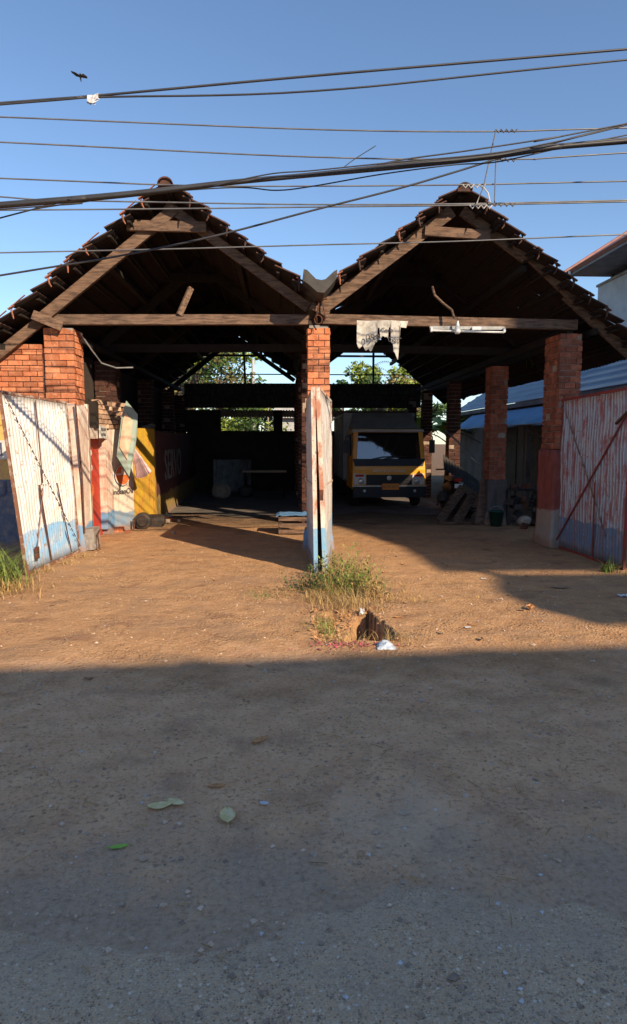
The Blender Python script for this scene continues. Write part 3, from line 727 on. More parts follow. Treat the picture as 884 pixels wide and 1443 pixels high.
MB().bar(q(.62,.0)+n*.035, q(.60,.47)+n*.035, .014, .02).build('brace','redframe',g2)
MB().bar(q(.86,.81)+n*.05, q(1.0,.87)+n*.05, .03, .03).build('latch','rust',g2)
g3, q, n = gate('gate_leaf','pale gate leaf seen nearly edge on, left one of the middle pair',
    (.40,10.24,.02),(.39,10.24,2.38),(.44,8.40,.0),(.40,8.40,2.44),'gatewhite','paleframe',1,'corrugated gate leaves')
g4, q, n = gate('gate_leaf','white and rusty gate leaf showing its sunny face, right one of the middle pair',
    (.76,10.24,.02),(.75,10.24,2.38),(.56,8.40,.0),(.46,8.40,2.44),'gatewhite','paleframe',-1,'corrugated gate leaves')
MB().box((.50,8.38,1.05),(.05,.05,.14)).box((.47,8.39,1.42),(.04,.04,.08)).build('latch','rust',g4)
for gg, (x_, xt) in ((g3,(.44,.40)),(g4,(.56,.46))):
    MB().bar((x_-.012,8.375,.0),(xt-.012,8.375,2.45),.055,.03,up=(0,1,0)).build('edge_bar','paleframe',gg)

# ------------------------------------------------------------------ truck
TX, TY = 2.77, 16.65
tr = thing('parked_truck', (TX,TY+2.6,0), 'small orange cab cargo truck with grey box body parked in the right bay', 'truck')
def T(x, y, z): return (TX+x, TY+y, z)
hw = .98
def shell(prof, hw0, mat, nm, par=tr, hwt=None):
    m_ = MB(); n_ = len(prof); hwt = hwt or hw0
    zs = [p[1] for p in prof]; z0, z1 = min(zs), max(zs)
    f_ = lambda z: hw0+(hwt-hw0)*(z-z0)/(z1-z0)
    vs = [T(-f_(z), y, z) for y, z in prof]+[T(f_(z), y, z) for y, z in prof]
    m_.add(vs, [tuple(reversed(range(n_))), tuple(range(n_, 2*n_))]+[(i, (i+1)%n_, (i+1)%n_+n_, i+n_) for i in range(n_)])
    return m_.build(nm, mat, par)
cab = shell([(.02,.50),(0,.66),(0,1.02),(.06,1.28),(.225,2.02),(.40,2.09),(1.45,2.09),(1.45,.50)], hw, 'orange', 'cab', hwt=.93)
bv = cab.modifiers.new('b','BEVEL'); bv.width = .03; bv.segments = 2
def facade(x0, x1, z0, z1, off, th, mat, nm, par=cab, x0t=None, x1t=None):
    """a panel lying on the front of the cab"""
    x0t = x0 if x0t is None else x0t; x1t = x1 if x1t is None else x1t
    def yf(z): return 0 if z <= 1.02 else (.06*(z-1.02)/.26 if z < 1.28 else .06+.165*(z-1.28)/.74)
    a = [T(x0,yf(z0)-off,z0),T(x1,yf(z0)-off,z0),T(x1t,yf(z1)-off,z1),T(x0t,yf(z1)-off,z1)]
    return MB().prism(a,(0,1,0),th).build(nm, mat, par)
facade(-.84,.84,1.30,1.99,.012,.02,'glass','windscreen', x0t=-.80, x1t=.80)
facade(-.90,.90,1.11,1.30,.02,.03,'blackplastic','cowl', x0t=-.96, x1t=.96)
facade(-.94,.94,2.0,2.07,.035,.06,'creamvisor','sun_visor')
facade(-.60,.60,.62,.885,.022,.03,'blackplastic','grille')
for z in (.68,.75,.82): MB().box(T(0,-.035,z),(1.1,.012,.012)).build('grille_bar','blackplastic',cab)
bmp = MB().box(T(0,-.06,.44),(1.9,.16,.28)).build('bumper','blackplastic',tr)
MB().box(T(0,-.10,.595),(1.96,.10,.025)).build('bumper_trim','chrome',bmp)
for sx in (-1,1):
    h = MB().prism([T(sx*.93,-.012,.63),T(sx*.62,-.02,.63),T(sx*.62,-.02,.90),T(sx*.93,-.012,.92)],(0,1,0),.05).build('headlight','lamp',tr)
    MB().lathe(T(sx*.74,-.025,.71),[(0,-.02),(.05,-.015),(.075,.0),(.08,.01)],14,'Y').build('reflector','chrome',h)
    MB().box(T(sx*.78,-.028,.865),(.22,.012,.06)).build('indicator','redlamp',h)
    MB().lathe(T(sx*.66,-.15,.47),[(0,-.01),(.03,-.008),(.04,.01)],12,'Y').build('fog_light','lamp',bmp)
    MB().tube([T(sx*.95,.12,1.95),T(sx*1.14,.02,1.88),T(sx*1.15,.02,1.5)],.014,6).build('mirror_arm','iron',tr)
    MB().box(T(sx*1.13,.03,1.62),(.14,.05,.34)).build('mirror','blackplastic',tr)
    MB().tube([T(sx*.15-.3,-.01,1.30),T(sx*.15+.0,.0,1.36),T(sx*.15+.30,.015,1.37)],.010,5).build('wiper','iron',cab)
    MB().box(T(sx*.96,.72,1.65),(.02,.75,.55)).build('side_window','glass',cab)
    MB().box(T(sx*.985,.72,1.15),(.012,.9,.4)).build('door','orange',cab)
MB().prism([T(-.2,-.165,.50),T(.24,-.165,.50),T(.24,-.165,.66),T(-.2,-.165,.66)],(0,1,0),.02).build('number_plate','plate',bmp)
text('plate_number','KL 07 2311',.085,T(.02,-.168,.58),(1,0,0),(0,0,1),'ink',bmp)
text('maker_name','ASHOK LEYLAND',.095,T(0,-.006,.985),(1,0,0),(0,0,1),'chrome',cab,.012,sx=1.15)
eb = MB().lathe(T(0,-.05,.80),[(0,-.01),(.05,-.008),(.062,.0),(.062,.02)],20,'Y').build('badge','chrome',cab)
shell([(.62,2.10),(1.40,2.55),(1.46,2.55),(1.46,2.10)], .92, 'boxgrey', 'wind_deflector', hwt=.80)
cb = MB().box(T(-.04,3.30,1.60),(2.0,3.5,1.9)); cb.build('cargo_box','boxgrey',tr)
for z in (.68,2.5): MB().box(T(-.04,3.30,z),(2.04,3.52,.06)).build('box_rail','greymetal',tr)
for k in range(6): MB().box(T(-1.05,1.62+k*.66,1.6),(.025,.05,1.8)).build('box_rib','boxgrey',tr)
MB().box(T(0,3.2,.58),(.8,4.6,.14)).build('chassis','iron',tr)
for sx in (-1,1):
    for y, w in ((.75,.2),(4.2,.34)):
        wl = thing('w',(0,0,0),None,None); bpy.data.objects.remove(wl)
        ty = MB().lathe(T(sx*.84,y,.40),[(.2,-w/2),(.36,-w/2),(.395,-w/2+.03),(.395,w/2-.03),(.36,w/2),(.2,w/2)],24,'X').build('wheel','tyre',tr,smooth=False)
        MB().lathe(T(sx*(.84+w/2-.04),y,.40),[(.0,.0),(.08,.02),(.1,.0),(.2,.02),(.21,.035)],18,'X').build('rim','iron',ty)

# ------------------------------------------------------------------ right-hand clutter
wb = thing('workbench', (5.05,13.3,0), 'dark workbench heaped with scrap beside the second right pier', 'workbench')
MB().box((5.08,13.35,.74),(.80,.5,.04)).build('bench_top','wooddark',wb)
for x in (4.72,5.44):
    for y in (13.15,13.55): MB().box((x,y,.36),(.06,.06,.72)).build('leg','iron',wb)
scrapn = 0
def lump(mb, c, s, seed):
    rg = random.Random(seed); k = rg.choice('bltb')
    if k == 'b': mb.box(c,(s*rg.uniform(.6,1.4),s*rg.uniform(.6,1.2),s*rg.uniform(.4,1.0)),Matrix.Rotation(rg.uniform(0,3),3,'Z')@Matrix.Rotation(rg.uniform(-.6,.6),3,'X'))
    elif k == 'l': mb.lathe(c,[(0,-s*.4),(s*.45,-s*.4),(s*.5,0),(s*.3,s*.4),(0,s*.4)],12,rg.choice('XYZ'))
    else: mb.tube([V(c)+V((rg.uniform(-s,s),rg.uniform(-.3*s,.3*s),rg.uniform(-.5*s,.5*s))) for _ in range(4)],s*.12,6)
for k in range(16):
    m_ = MB(); c = (rnd(4.75,5.45), rnd(13.1,13.5), rnd(.06,.62)); s = rnd(.12,.24); lump(m_, c, s, k)
    tag(m_.build('scrap_part', random.choice(['iron','iron','rust','darksheet'])), 'greasy scrap machine part in the dark heap under the workbench', 'scrap', 'scrap parts under the workbench')
for k in range(5):
    m_ = MB(); lump(m_, (rnd(4.78,5.4), rnd(13.2,13.5), .80), rnd(.08,.14), 50+k)
    tag(m_.build('scrap_part', random.choice(['iron','rust','greymetal'])), 'small metal part lying on top of the workbench', 'scrap', 'scrap parts on the workbench')
for k in range(26):
    m_ = MB(); a_ = k/26; c = (rnd(3.85,4.3), rnd(14.3,15.6), rnd(.05,.55)*(1-a_*.3)); lump(m_, c, rnd(.14,.30), 100+k)
    tag(m_.build('scrap_part', random.choice(['iron','darksheet','blackplastic','iron','wooddark'])), 'dark greasy scrap part in the heap between the planks and the truck', 'scrap', 'scrap heap behind the planks')
for k in range(9):
    m_ = MB(); lump(m_, (rnd(4.85,5.9), rnd(12.2,13.0), rnd(.04,.16)), rnd(.10,.2), 200+k)
    tag(m_.build('scrap_part', random.choice(['iron','rust','darksheet'])), 'scrap part on the ground between the front and second right piers', 'scrap', 'scrap on the ground by the right piers')
rk = MB().surf(lambda u,v: (5.0+.16*math.sin(v*3.14)*math.cos(u*6.28)*(1+.2*noise.noise(V((u*4,v*4,0)))), 12.95+.12*math.sin(v*3.14)*math.sin(u*6.28), .11+.11*math.cos(v*3.14)),10,8)
tag(rk.build('cloth_bundle','sack',smooth=True),'pale crumpled bundle on the ground in front of the workbench','bundle')
bk = thing('plastic_bucket', (4.42,13.0,0), 'dark green plastic bucket in front of the second right pier', 'bucket')
MB().lathe((4.42,13.0,0),[(0,0),(.11,0),(.15,.30),(.158,.30),(.158,.32),(.14,.32),(.10,.02),(0,.02)],18).build('bucket_body','green',bk,smooth=True)
MB().tube([(4.42+.15*math.cos(t),13.0-.02,.3+.12*math.sin(t)) for t in [math.pi*k/8 for k in range(9)]],.006,5).build('handle','greymetal',bk)
for k,(a,b,lbl) in enumerate((((4.12,13.2,0),(4.34,13.45,1.08),'broad brown timber plank standing against the second right pier'),((3.72,13.55,0),(4.22,13.9,.62),'short timber plank slanting low behind the upright plank'),((3.45,13.9,0),(4.05,14.2,.72),'timber plank leaning low, furthest left of the three by the pier'))):
    tag(MB().bar(a,b,.20,.05,up=(0,1,.2)).build('timber_plank','wood'),lbl,'plank','timber planks by the pier')
tag(MB().bar((3.25,13.3,.03),(4.0,13.4,.03),.05,.03).build('wooden_batten','wood'),'thin pale batten lying flat on the floor before the planks','batten')
# leaning sheet with pale pipe
ls = thing('leaning_sheet', (4.3,14.6,1.0), 'dark corrugated sheet propped at a slant with a pale pipe along its edge', 'sheet')
corr(MB(),(3.85,15.2,1.10),(1,-.25,-.75),(.2,.9,.35),1.1,.9,.09,.015).build('sheet','darksheet',ls)
MB().tube([(3.72,14.6,2.0),(3.98,14.4,1.72),(4.12,14.2,1.48),(4.30,13.9,1.24)],.022,8).build('pipe','greymetal',ls,smooth=True)
sc = thing('parked_scooter', (4.15,15.4,0), 'dark scooter with red tail lamp and white plate half hidden behind the right pier', 'scooter')
MB().lathe((4.15,15.1,.24),[(.1,-.05),(.22,-.05),(.24,0),(.22,.05),(.1,.05)],20,'X').build('wheel','tyre',sc)
MB().lathe((4.15,16.3,.24),[(.1,-.05),(.22,-.05),(.24,0),(.22,.05),(.1,.05)],20,'X').build('wheel','tyre',sc)
MB().surf(lambda u,v:(4.15+.17*math.cos(v*6.28),15.0+.9*u,.62+.2*math.sin(v*6.28)*math.sin(.4+u*2.4)),10,12).build('rear_body','iron',sc,smooth=True)
MB().box((4.15,15.4,.86),(.26,.7,.09)).build('seat','blackplastic',sc)
MB().tube([(4.15,16.3,.25),(4.15,16.15,.7),(4.15,16.05,1.02)],.06,8).tube([(3.85,16.0,1.05),(4.45,16.0,1.05)],.02,6).build('handlebar','iron',sc)
MB().box((4.15,14.98,.84),(.16,.05,.07)).build('tail_lamp','redlamp',sc)
MB().box((4.15,14.94,.70),(.19,.015,.10)).build('number_plate','white',sc)
# blue topped crate table near the middle pier
ct = thing('low_crate', (.18,12.2,0), 'low wooden crate with a blue sheet on top just behind the middle pier', 'crate')
for z in (.06,.18,.30): MB().box((.18,11.95,z),(.55,.03,.07)).build('slat','wood',ct)
for x in (-.08,.44): MB().box((x,12.15,.18),(.04,.4,.36)).build('side','wooddark',ct)
MB().surf(lambda u,v:(-.14+.62*u,11.90+.5*v,.385+.02*noise.noise(V((u*6,v*6,0)))-.03*(abs(u-.5)>.45)),10,8,(0,0,-.015)).build('cover','bluecloth',ct)
# left bay back clutter
for k,(x,y,s,m_n,lbl) in enumerate(((-1.9,19.6,.5,'sack','pale sack slumped on the floor at the back of the left bay'),(-1.2,20.2,.42,'darksheet','dark sack on the floor at the back of the left bay'))):
    q_ = MB().surf(lambda u,v: (x+s*.6*math.sin(v*3.14)**.7*math.cos(u*6.28), y+s*.4*math.sin(v*3.14)**.7*math.sin(u*6.28), s*.5*(1-math.cos(v*3.14))*(.9+.2*noise.noise(V((u*3,v*3,k))))),14,10)
    tag(q_.build('filled_sack',m_n,smooth=True),lbl,'sack')
tb = thing('old_table', (-.6,20.6,0), 'old pale table standing against the back wall of the left bay', 'table')
MB().box((-.6,20.6,.8),(1.4,.6,.05)).build('tabletop','boardmid',tb)
for x in (-1.22,.02):
    for y in (20.35,20.85): MB().box((x,y,.39),(.06,.06,.78)).build('leg','wooddark',tb)
tag(corr(MB(),(-2.4,21.9,.05),(1,0,0),(0,.15,1),1.3,1.1,.08,.012).build('stored_sheet','greymetal'),'grey corrugated sheet stored upright against the back wall','sheet')

# ------------------------------------------------------------------ neighbour with blue roof (right)
nb = thing('neighbour_shop', (8.5,20,0), 'long shop with blue grey metal roof and blue awning to the right of the shed', 'building')
nr_ = MB()
def npf(u, v):
    z = 2.92+1.10*v; x = 7.1+1.75*v; k = (v*5) % 1
    return (x, 11.0+16*u, z+(.035 if k < .12 else 0))
nr_.surf(npf, 8, 50, (0,0,-.02)).build('roof','bluesheet',nb)
MB().prism([(8.85,11,4.02),(10.6,11,2.95),(10.6,11,2.92),(8.85,11,3.98)],(0,1,0),16).build('roof','bluesheet',nb)
MB().box((7.08,19,2.84),(.12,16,.13)).build('gutter','neighwall',nb)
MB().box((8.9,19,1.45),(3.0,16,2.9)).build('wall','neighwall',nb)
for a, b in ((12.0,15.6),(16.2,19.4),(20,23.5)):
    MB().box((7.385,(a+b)/2,1.1),(.03,b-a,2.2)).build('shop_opening','darksheet',nb)
aw = MB().surf(lambda u,v:(7.0-.75*v,14.0+9.6*u,2.70-.52*v+.03*math.sin(u*30)*v),40,4,(0,0,-.01)).build('awning','bluetarp',nb)
MB().tube([(6.25,14.0,2.19),(6.25,23.6,2.19)],.018,6).build('awning_rail','greymetal',nb)
for y in (14.0,17.0,20.0,23.4): MB().tube([(6.27,y,2.19),(7.3,y,1.7)],.015,6).build('awning_arm','greymetal',nb)
for y in (15.6,17.8): MB().box((6.9,y,1.1),(.12,.12,2.2)).build('post','neighwall',nb)
MB().bar((6.3,12.6,2.70),(6.75,12.4,2.52),.10,.03).build('white_bracket','white',nb)
MB().tube([(5.7,13.0,2.58),(6.4,12.6,2.70)],.012,5).build('bracket_arm','iron',nb)

# white building with sheet roof further right
wbld = thing('white_house', (13.5,18,0), 'white rendered house with a terrace under a reddish sheet roof at the far right', 'building')
MB().box((14.1,17.6,3.55),(6.2,9.8,7.1)).build('wall','whitewall',wbld)
MB().box((14.1,17.6,7.14),(6.3,9.9,.08)).build('parapet_cap','concrete',wbld)
rfp = [(9.7,22.2,7.52),(12.6,22.2,9.35),(15.5,22.2,7.6),(15.4,22.2,7.5),(12.6,22.2,9.22),(9.8,22.2,7.44)]
MB().prism(rfp,(0,1,0),-6).build('sheet_roof','terracotta',wbld)
MB().tube([(9.66,22.22,7.5),(12.6,22.22,9.36)],.07,8).build('verge_tube','terracotta',wbld)
MB().tube([(9.66,16.18,7.5),(12.6,16.18,9.36)],.07,8).build('verge_tube','terracotta',wbld)
MB().surf(lambda u,v:(9.82+5.5*u,22.15-5.9*v,7.38),6,6,(0,0,.02)).build('ceiling_sheet','undersheet',wbld)
MB().box((9.84,19.2,7.44),(.05,5.9,.14)).box((12.5,22.15,7.44),(5.4,.05,.14)).build('fascia','undersheet',wbld)
for x,y in ((11.2,21.9),(11.2,18.8),(11.2,16.4),(14,22),(14,16.4)):
    MB().box((x,y,7.3),(.1,.1,.5)).build('roof_post','iron',wbld)
MB().tube([(9.75,22.0,7.5),(9.74,22.0,7.15)],.05,8).build('downpipe','white',wbld)
# white house glimpsed behind the shed, and one low block
bh = thing('distant_house', (.4,34,0), 'cream and white house glimpsed through the rear opening of the left bay', 'building')
MB().box((.25,35,2.0),(1.4,4,4.0)).build('wall','whitewall',bh)
MB().box((1.7,36,1.9),(1.6,3,3.8)).build('side_wall','boardmid',bh)
MB().box((1.2,34.9,3.0),(3.4,4.4,.12)).build('canopy','whitewall',bh)
MB().box((.6,32.99,1.2),(.5,.03,1.2)).build('window','glass',bh)

# ------------------------------------------------------------------ building across the road (out of frame, casts the shade)
ob_ = thing('opposite_building', (8,-12,0), 'plain flat roofed two storey block across the road behind the viewer', 'building')
MB().box((22.9,-13,4.25),(33,10,8.5)).build('wall','whitewall',ob_)
pp = [(6.4,-8.02,8.4)]+[(6.4+.3*i,-8.02,8.84+.045*max(0,min(i*.3-1,8))+.025*noise.noise(V((i*.9,0,0)))+(.04 if i in (9,17) else 0)) for i in range(110)]+[(39.1,-8.02,8.4)]
MB().prism(pp,(0,-1,0),.2).build('parapet','whitewall',ob_)
for k in range(10):
    for z in (1.5,5.2): 
        w_ = MB().box((8.5+k*3,-7.98,z),(1.2,.06,1.4)).build('window','glass',ob_); MB().box((8.5+k*3,-7.93,z-.76),(1.4,.12,.08)).build('sill','concrete',w_)
MB().prism([(13.55,-8,9.62),(13.65,-8,10.1),(14.0,-8,10.5),(14.9,-8,11.08),(27,-8,11.08),(27,-8,9.62)],(0,-1,0),.25).build('roof_room','whitewall',ob_)  # thin unseen screen added, outline cut to cast the right-hand ground shade
for x in (14.5,18,22,26): MB().box((x,-8.15,9.23),(.12,.12,.8)).build('stub_column','concrete',ob_)
MB().box((-5,-13.5,2.0),(20,9,4.0)).build('low_annexe','whitewall',ob_)
MB().prism([(14.6,-8,11.40),(16.1,-8,12.9),(17.4,-8,15.0),(17.7,-8,17.5),(27,-8,17.5),(27,-8,11.40)],(0,-1,0),.25).build('upper_storey','whitewall',ob_)  # second added screen, slanting edge cut to shade the right side
for x in (15.2,18,21,24,26.8): MB().box((x,-8.3,11.2),(.12,.12,.42)).build('post','concrete',ob_)  # props under the added upper shade screen

# ------------------------------------------------------------------ cables
def PX(px, py, y):
    """point at depth y from measured bearing (px, py) of the survey photograph, eye at 1.75 m"""
    f = 900; p = R(6.3); w = R(2.7); cx_ = (px-442)/f; cz = -(py-721.5)/f
    Yc = math.cos(p)+cz*math.sin(p); Z = -math.sin(p)+cz*math.cos(p)
    X = cx_*math.cos(w)+Yc*math.sin(w); Y = -cx_*math.sin(w)+Yc*math.cos(w); t = y/Y
    return V((X*t, y, 1.75+Z*t))
def cable(pts, y, r, mat, label, group, name='overhead_cable', y2=None, ext=True):
    y2 = y if y2 is None else y2; n_ = len(pts)
    P = [PX(px, py, y+(y2-y)*i/(n_-1)) for i, (px, py) in enumerate(pts)]
    if ext:
        a = P[0]+(P[0]-P[1]).normalized()*8; b = P[-1]+(P[-1]-P[-2]).normalized()*10
        P = [a]+P+[b]
    Q = []
    for i in range(len(P)-1):          # Catmull-Rom
        p0, p1, p2, p3 = P[max(i-1,0)], P[i], P[i+1], P[min(i+2,len(P)-1)]
        for k in range(8):
            t = k/8; Q.append(.5*((2*p1)+(p2-p0)*t+(2*p0-5*p1+4*p2-p3)*t*t+(3*p1-p0-3*p2+p3)*t**3))
    Q.append(P[-1])
    o = MB().tube(Q, r, 6).build(name, mat, smooth=True); return tag(o, label, 'cable', group)
GA = 'overhead wires crossing the sky'
cable([(0,145),(125,135.5),(442,106.5),(884,69)],6.6,.011,'cable','upper of the two highest wires, rising to the right',GA)
cable([(0,147),(130,137),(442,128),(884,84)],6.6,.009,'cable','lower of the two highest wires, joined by a pale plastic scrap at left',GA)
cable([(0,164.5),(442,182),(700,185),(884,180)],7.4,.008,'wire','third wire from the top at the left edge',GA)
cable([(0,200),(442,221),(737,224),(884,215)],7.4,.008,'wire','fourth wire from the top at the left edge',GA)
cable([(0,251),(260,261),(442,262),(660,260),(884,255)],7.4,.008,'wire','wire passing just behind the thick cable bundle at the left ridge',GA)
cable([(0,277),(50,281),(240,285),(442,288),(660,287),(884,282)],7.4,.008,'wire','upper of two close parallel wires crossing both roof peaks',GA)
cable([(0,296),(240,294),(442,291.5),(660,289),(884,284)],7.4,.008,'wire','lower of two close parallel wires crossing both roof peaks',GA)
cable([(0,356),(230,351),(442,345),(640,340),(884,330)],7.6,.008,'wire','lowest nearly level wire, crossing in front of the collar beams',GA)
cable([(0,388),(160,362),(300,333),(442,296),(560,266),(642,242),(740,212),(884,174)],6.8,.010,'cable','long diagonal wire rising from low left to upper right',GA)
GB = 'strands of the thick cable bundle'
for i,(dy,r_) in enumerate(((0,.018),(-3,.012),(3,.011))):
    cable([(0,289+dy),(100,281+dy),(200,271.5+dy*.9),(325,257+dy*.7),(442,246+dy*.6),(560,234+dy),(692,220+dy),(792,206+dy*.8),(884,198+dy)],6.2+i*.02,r_,'cable',('thickest central cable of the black bundle','upper strand twisted along the black bundle','lower strand twisted along the black bundle')[i],GB)
cable([(0,295),(90,288),(200,273),(330,264),(390,268),(442,262),(540,245),(640,232),(700,228),(792,208),(884,190)],6.3,.006,'cable','thin cable sagging below the bundle between the two peaks',GB)
cable([(0,307),(50,294),(140,281),(260,265),(380,251),(500,240),(560,226),(660,212),(790,192),(884,174)],6.35,.007,'cable','thin cable that climbs above the bundle towards the right edge',GB)
cable([(300,262),(380,245),(442,240),(560,228),(692,216),(800,196),(884,176)],6.15,.006,'cable','thin cable hugging the top of the bundle right of the left peak',GB,ext=False)
cable([(484,236),(500,224),(530,205)],6.2,.004,'cable','short stray wire end sticking up from the bundle',None,'stray_wire',ext=False)
# spacer ties
GT = 'twisted spacer ties near the right ridge'
def zig(x0, x1, y, d, mat, lbl):
    n_ = 9; P = [PX(x0+(x1-x0)*i/(n_-1), y+(2.6 if i % 2 else -2.2), d) for i in range(n_)]
    tag(MB().tube(P,.008,5).build('wire_tie',mat),lbl,'wire tie',GT)
zig(699,729,184,7.38,'wire','twisted tie on the wire above the cable bundle'); zig(697,728,225,7.38,'wire','twisted tie where the bundle crosses near the right peak')
zig(662,694,291,7.35,'whitewire','pale twisted tie just right of the right peak'); zig(694,727,288,7.35,'wire','grey twisted tie right of the pale one'); zig(652,684,262,7.38,'whitewire','short pale tie touching the tip of the right roof')
for pts,m_n,lbl in (([(699,184),(692,215),(682,262),(672,287)],'wire','dark spacer rod slanting down past the bundle above the right peak'),([(699,226),(697,288)],'wire','upright spacer rod right of the right peak'),([(680,262),(688,272),(691,286)],'whitewire','pale bent wire hook beside the right peak')):
    tag(MB().tube([PX(a,b,7.37) for a,b in pts],.008,5).build('spacer_rod',m_n),lbl,'rod')
sp = MB(); c0 = PX(131,139,6.58)
for k in range(5): sp.surf(lambda u,v,k=k: c0+V((.045*math.cos(u*5+k)*(.4+v),.02*math.sin(u*7),.05*math.sin(u*5+k*1.3)*v)),4,4)
tag(sp.build('plastic_scrap','litter'),'crumpled white plastic scrap caught on the top wires at left','plastic scrap')
# poles that carry the cables, beyond both edges of the frame
for x in (-13.5,16.5):
    pl = thing('utility_pole',(x,6.8,0),'grey concrete utility pole carrying the overhead wires beyond the %s edge' % ('left' if x < 0 else 'right'),'pole','utility poles')
    MB().tube([(x,6.8,0),(x,6.8,9)],[.16,.10],10).build('shaft','concrete',pl); MB().box((x,6.8,6.9),(.1,2.2,.1)).box((x,6.8,5.8),(.1,2.2,.1)).build('cross_arm','iron',pl)
# bird
bc = PX(113,106.5,48); bm = MB()
s = .95
body = [V((-.0,0,.0)),]
bm.tube([bc+V((.08,-.3,.02))*s, bc+V((.05,-.12,.02))*s, bc, bc+V((-.02,.15,-.12))*s, bc+V((-.03,.3,-.26))*s],[.02,.06,.075,.05,.02],8)
for sx, tip, mid_ in ((-1,V((-.62,0,.28)),V((-.3,0,.10))),(1,V((.50,0,-.08)),V((.25,0,.02)))):
    bm.prism([bc+V((0,-.08,0)), bc+mid_+V((0,-.12,.05)), bc+tip+V((0,-.04,.0)), bc+tip+V((-.03*sx,.05,-.07)), bc+mid_+V((0,.12,-.09)), bc+V((0,.1,-.06))],(0,.2,1),.02)
tag(bm.build('flying_bird','bird'),'dark kite gliding with spread wings in the upper left sky','bird')

# ------------------------------------------------------------------ vegetation
def leafcloud(mb, c, rad, n, size, flat=.8, rg=random, ell=(1,1,1)):
    c = V(c)
    for _ in range(n):
        a = V((rg.gauss(0,1),rg.gauss(0,1),rg.gauss(0,1))).normalized()*rad*(rg.random()**.45)
        p = c+V((a.x*ell[0],a.y*ell[1],a.z*ell[2]*flat)); s_ = size*rg.uniform(.6,1.3)
        u = V((rg.gauss(0,1),rg.gauss(0,1),rg.gauss(0,.6))).normalized(); w = u.cross(V((rg.gauss(0,1),rg.gauss(0,1),rg.gauss(0,1)))).normalized()
        mb.add([p-u*s_, p+w*s_*.42, p+u*s_, p-w*s_*.42],[(0,1,2,3)])
def tree(loc, h, cr, label, mats=('leaf',), clumps=14, per=260, size=.16, seed=1, group='trees behind the shed', lean=0, low=.45):
    rg = random.Random(seed); x, y, z = loc; t = thing('leafy_tree', loc, label, 'tree', group)
    tk = MB(); top = V((x+lean, y, h*.62)); tk.tube([(x,y,0),(x+lean*.4,y,h*.3),top],[.2,.15,.1],8)
    cls = []
    for k in range(clumps):
        a = rg.uniform(0,6.28); rr = cr*rg.uniform(.25,.95); zz = h*rg.uniform(low,1.0)
        c = V((x+lean+rr*math.cos(a), y+rr*math.sin(a), zz)); cls.append(c)
        tk.tube([V((x+lean*.5,y,h*rg.uniform(.3,.55))), (top+c)/2+V((0,0,-.2)), c],[.07,.045,.015],5,False)
    tk.build('trunk','bark',t)
    for mi, mn in enumerate(mats):
        mb = MB()
        for k, c in enumerate(cls):
            if k % len(mats) == mi: leafcloud(mb, c, cr*rg.uniform(.28,.42), per, size, .75, rg)
        mb.build('crown', mn, t)
    return t
tree((-4.2,27,0),6.6,3.0,'tree with drooping dark leaves filling the upper left rear opening',('leaf','leafdry'),18,240,.10,3)
tree((-3.1,31,0),6.0,2.1,'sunlit yellow green tree behind the rear opening of the left bay',('leafbright','leaf'),14,260,.13,5)
tree((-1.6,37,0),4.9,2.2,'leafy tree left of the distant cream house',('leaf','leafbright'),14,240,.15,7)
tree((-5.6,35,0),7.0,3.2,'wide green tree furthest left behind the shed',('leaf',),14,240,.16,9)
tree((-2.0,28.5,0),3.2,1.8,'low bushy tree seen through the rear window',('leafbright','leaf'),12,240,.10,10,low=.2)
tree((10.2,60,0),8.5,2.8,'round bright green tree in the rear opening of the right bay',('leafbright',),14,300,.2,11)
tree((13.2,62,0),8.3,2.8,'darker round tree right of the bright green one',('leaf',),14,280,.2,13)
tree((7.9,62,0),8.7,1.2,'small brownish tree left of the bright green one under the palm',('leafdry',),8,220,.2,15)
tree((4.5,48,0),6.0,2.0,'low tree top just above the rear sheets in the right bay',('leaf',),9,220,.18,16)
tree((5.0,31,0),5.2,1.8,'bushy tree beyond the truck box',('leafbright','leaf'),12,240,.13,17,low=.25)
tree((8.6,44,0),6.0,3,'spreading tree behind the banana plants',('leaf','leafdry'),12,240,.18,18,low=.3)
tag(MB().tube([(-1.35,30,0),(-1.37,30,5.5)],.07,8).build('white_post','whitewall'),'slim white post standing outside beyond the rear window','post')
tag(MB().tube([(-.72,31,0),(-.72,31,4.0)],.04,8).build('thin_post','concrete'),'thinner grey post right of the white post beyond the rear window','post')
# palm
pm = thing('palm_tree',(8.4,66,0),'tall thin palm rising above the trees in the right rear opening','palm')
MB().tube([(8.4,66,0),(8.7,66,5),(9.0,66,9.2)],[.22,.17,.13],8).build('trunk','bark',pm)
fr = MB(); rg = random.Random(4)
for k in range(18):
    a = k*2*math.pi/18; el = rg.uniform(-.3,.9); L = rg.uniform(2.0,2.7); prev = None
    for i in range(12):
        t = i/11; p = V((9.0+L*t*math.cos(a)*math.cos(el*.5), 66+L*t*math.sin(a)*math.cos(el*.5), 9.2+L*t*math.sin(el)-1.5*t*t))
        if prev is not None:
            d = (p-prev).normalized(); sd = d.cross(V((0,0,1))).normalized()
            for sg in (-1,1): fr.add([prev, prev+sd*sg*.45*(1-t*.6)+V((0,0,-.22))+d*.15, prev+d*.09],[(0,1,2)])
        prev = p
fr.build('fronds','leafdry',pm)
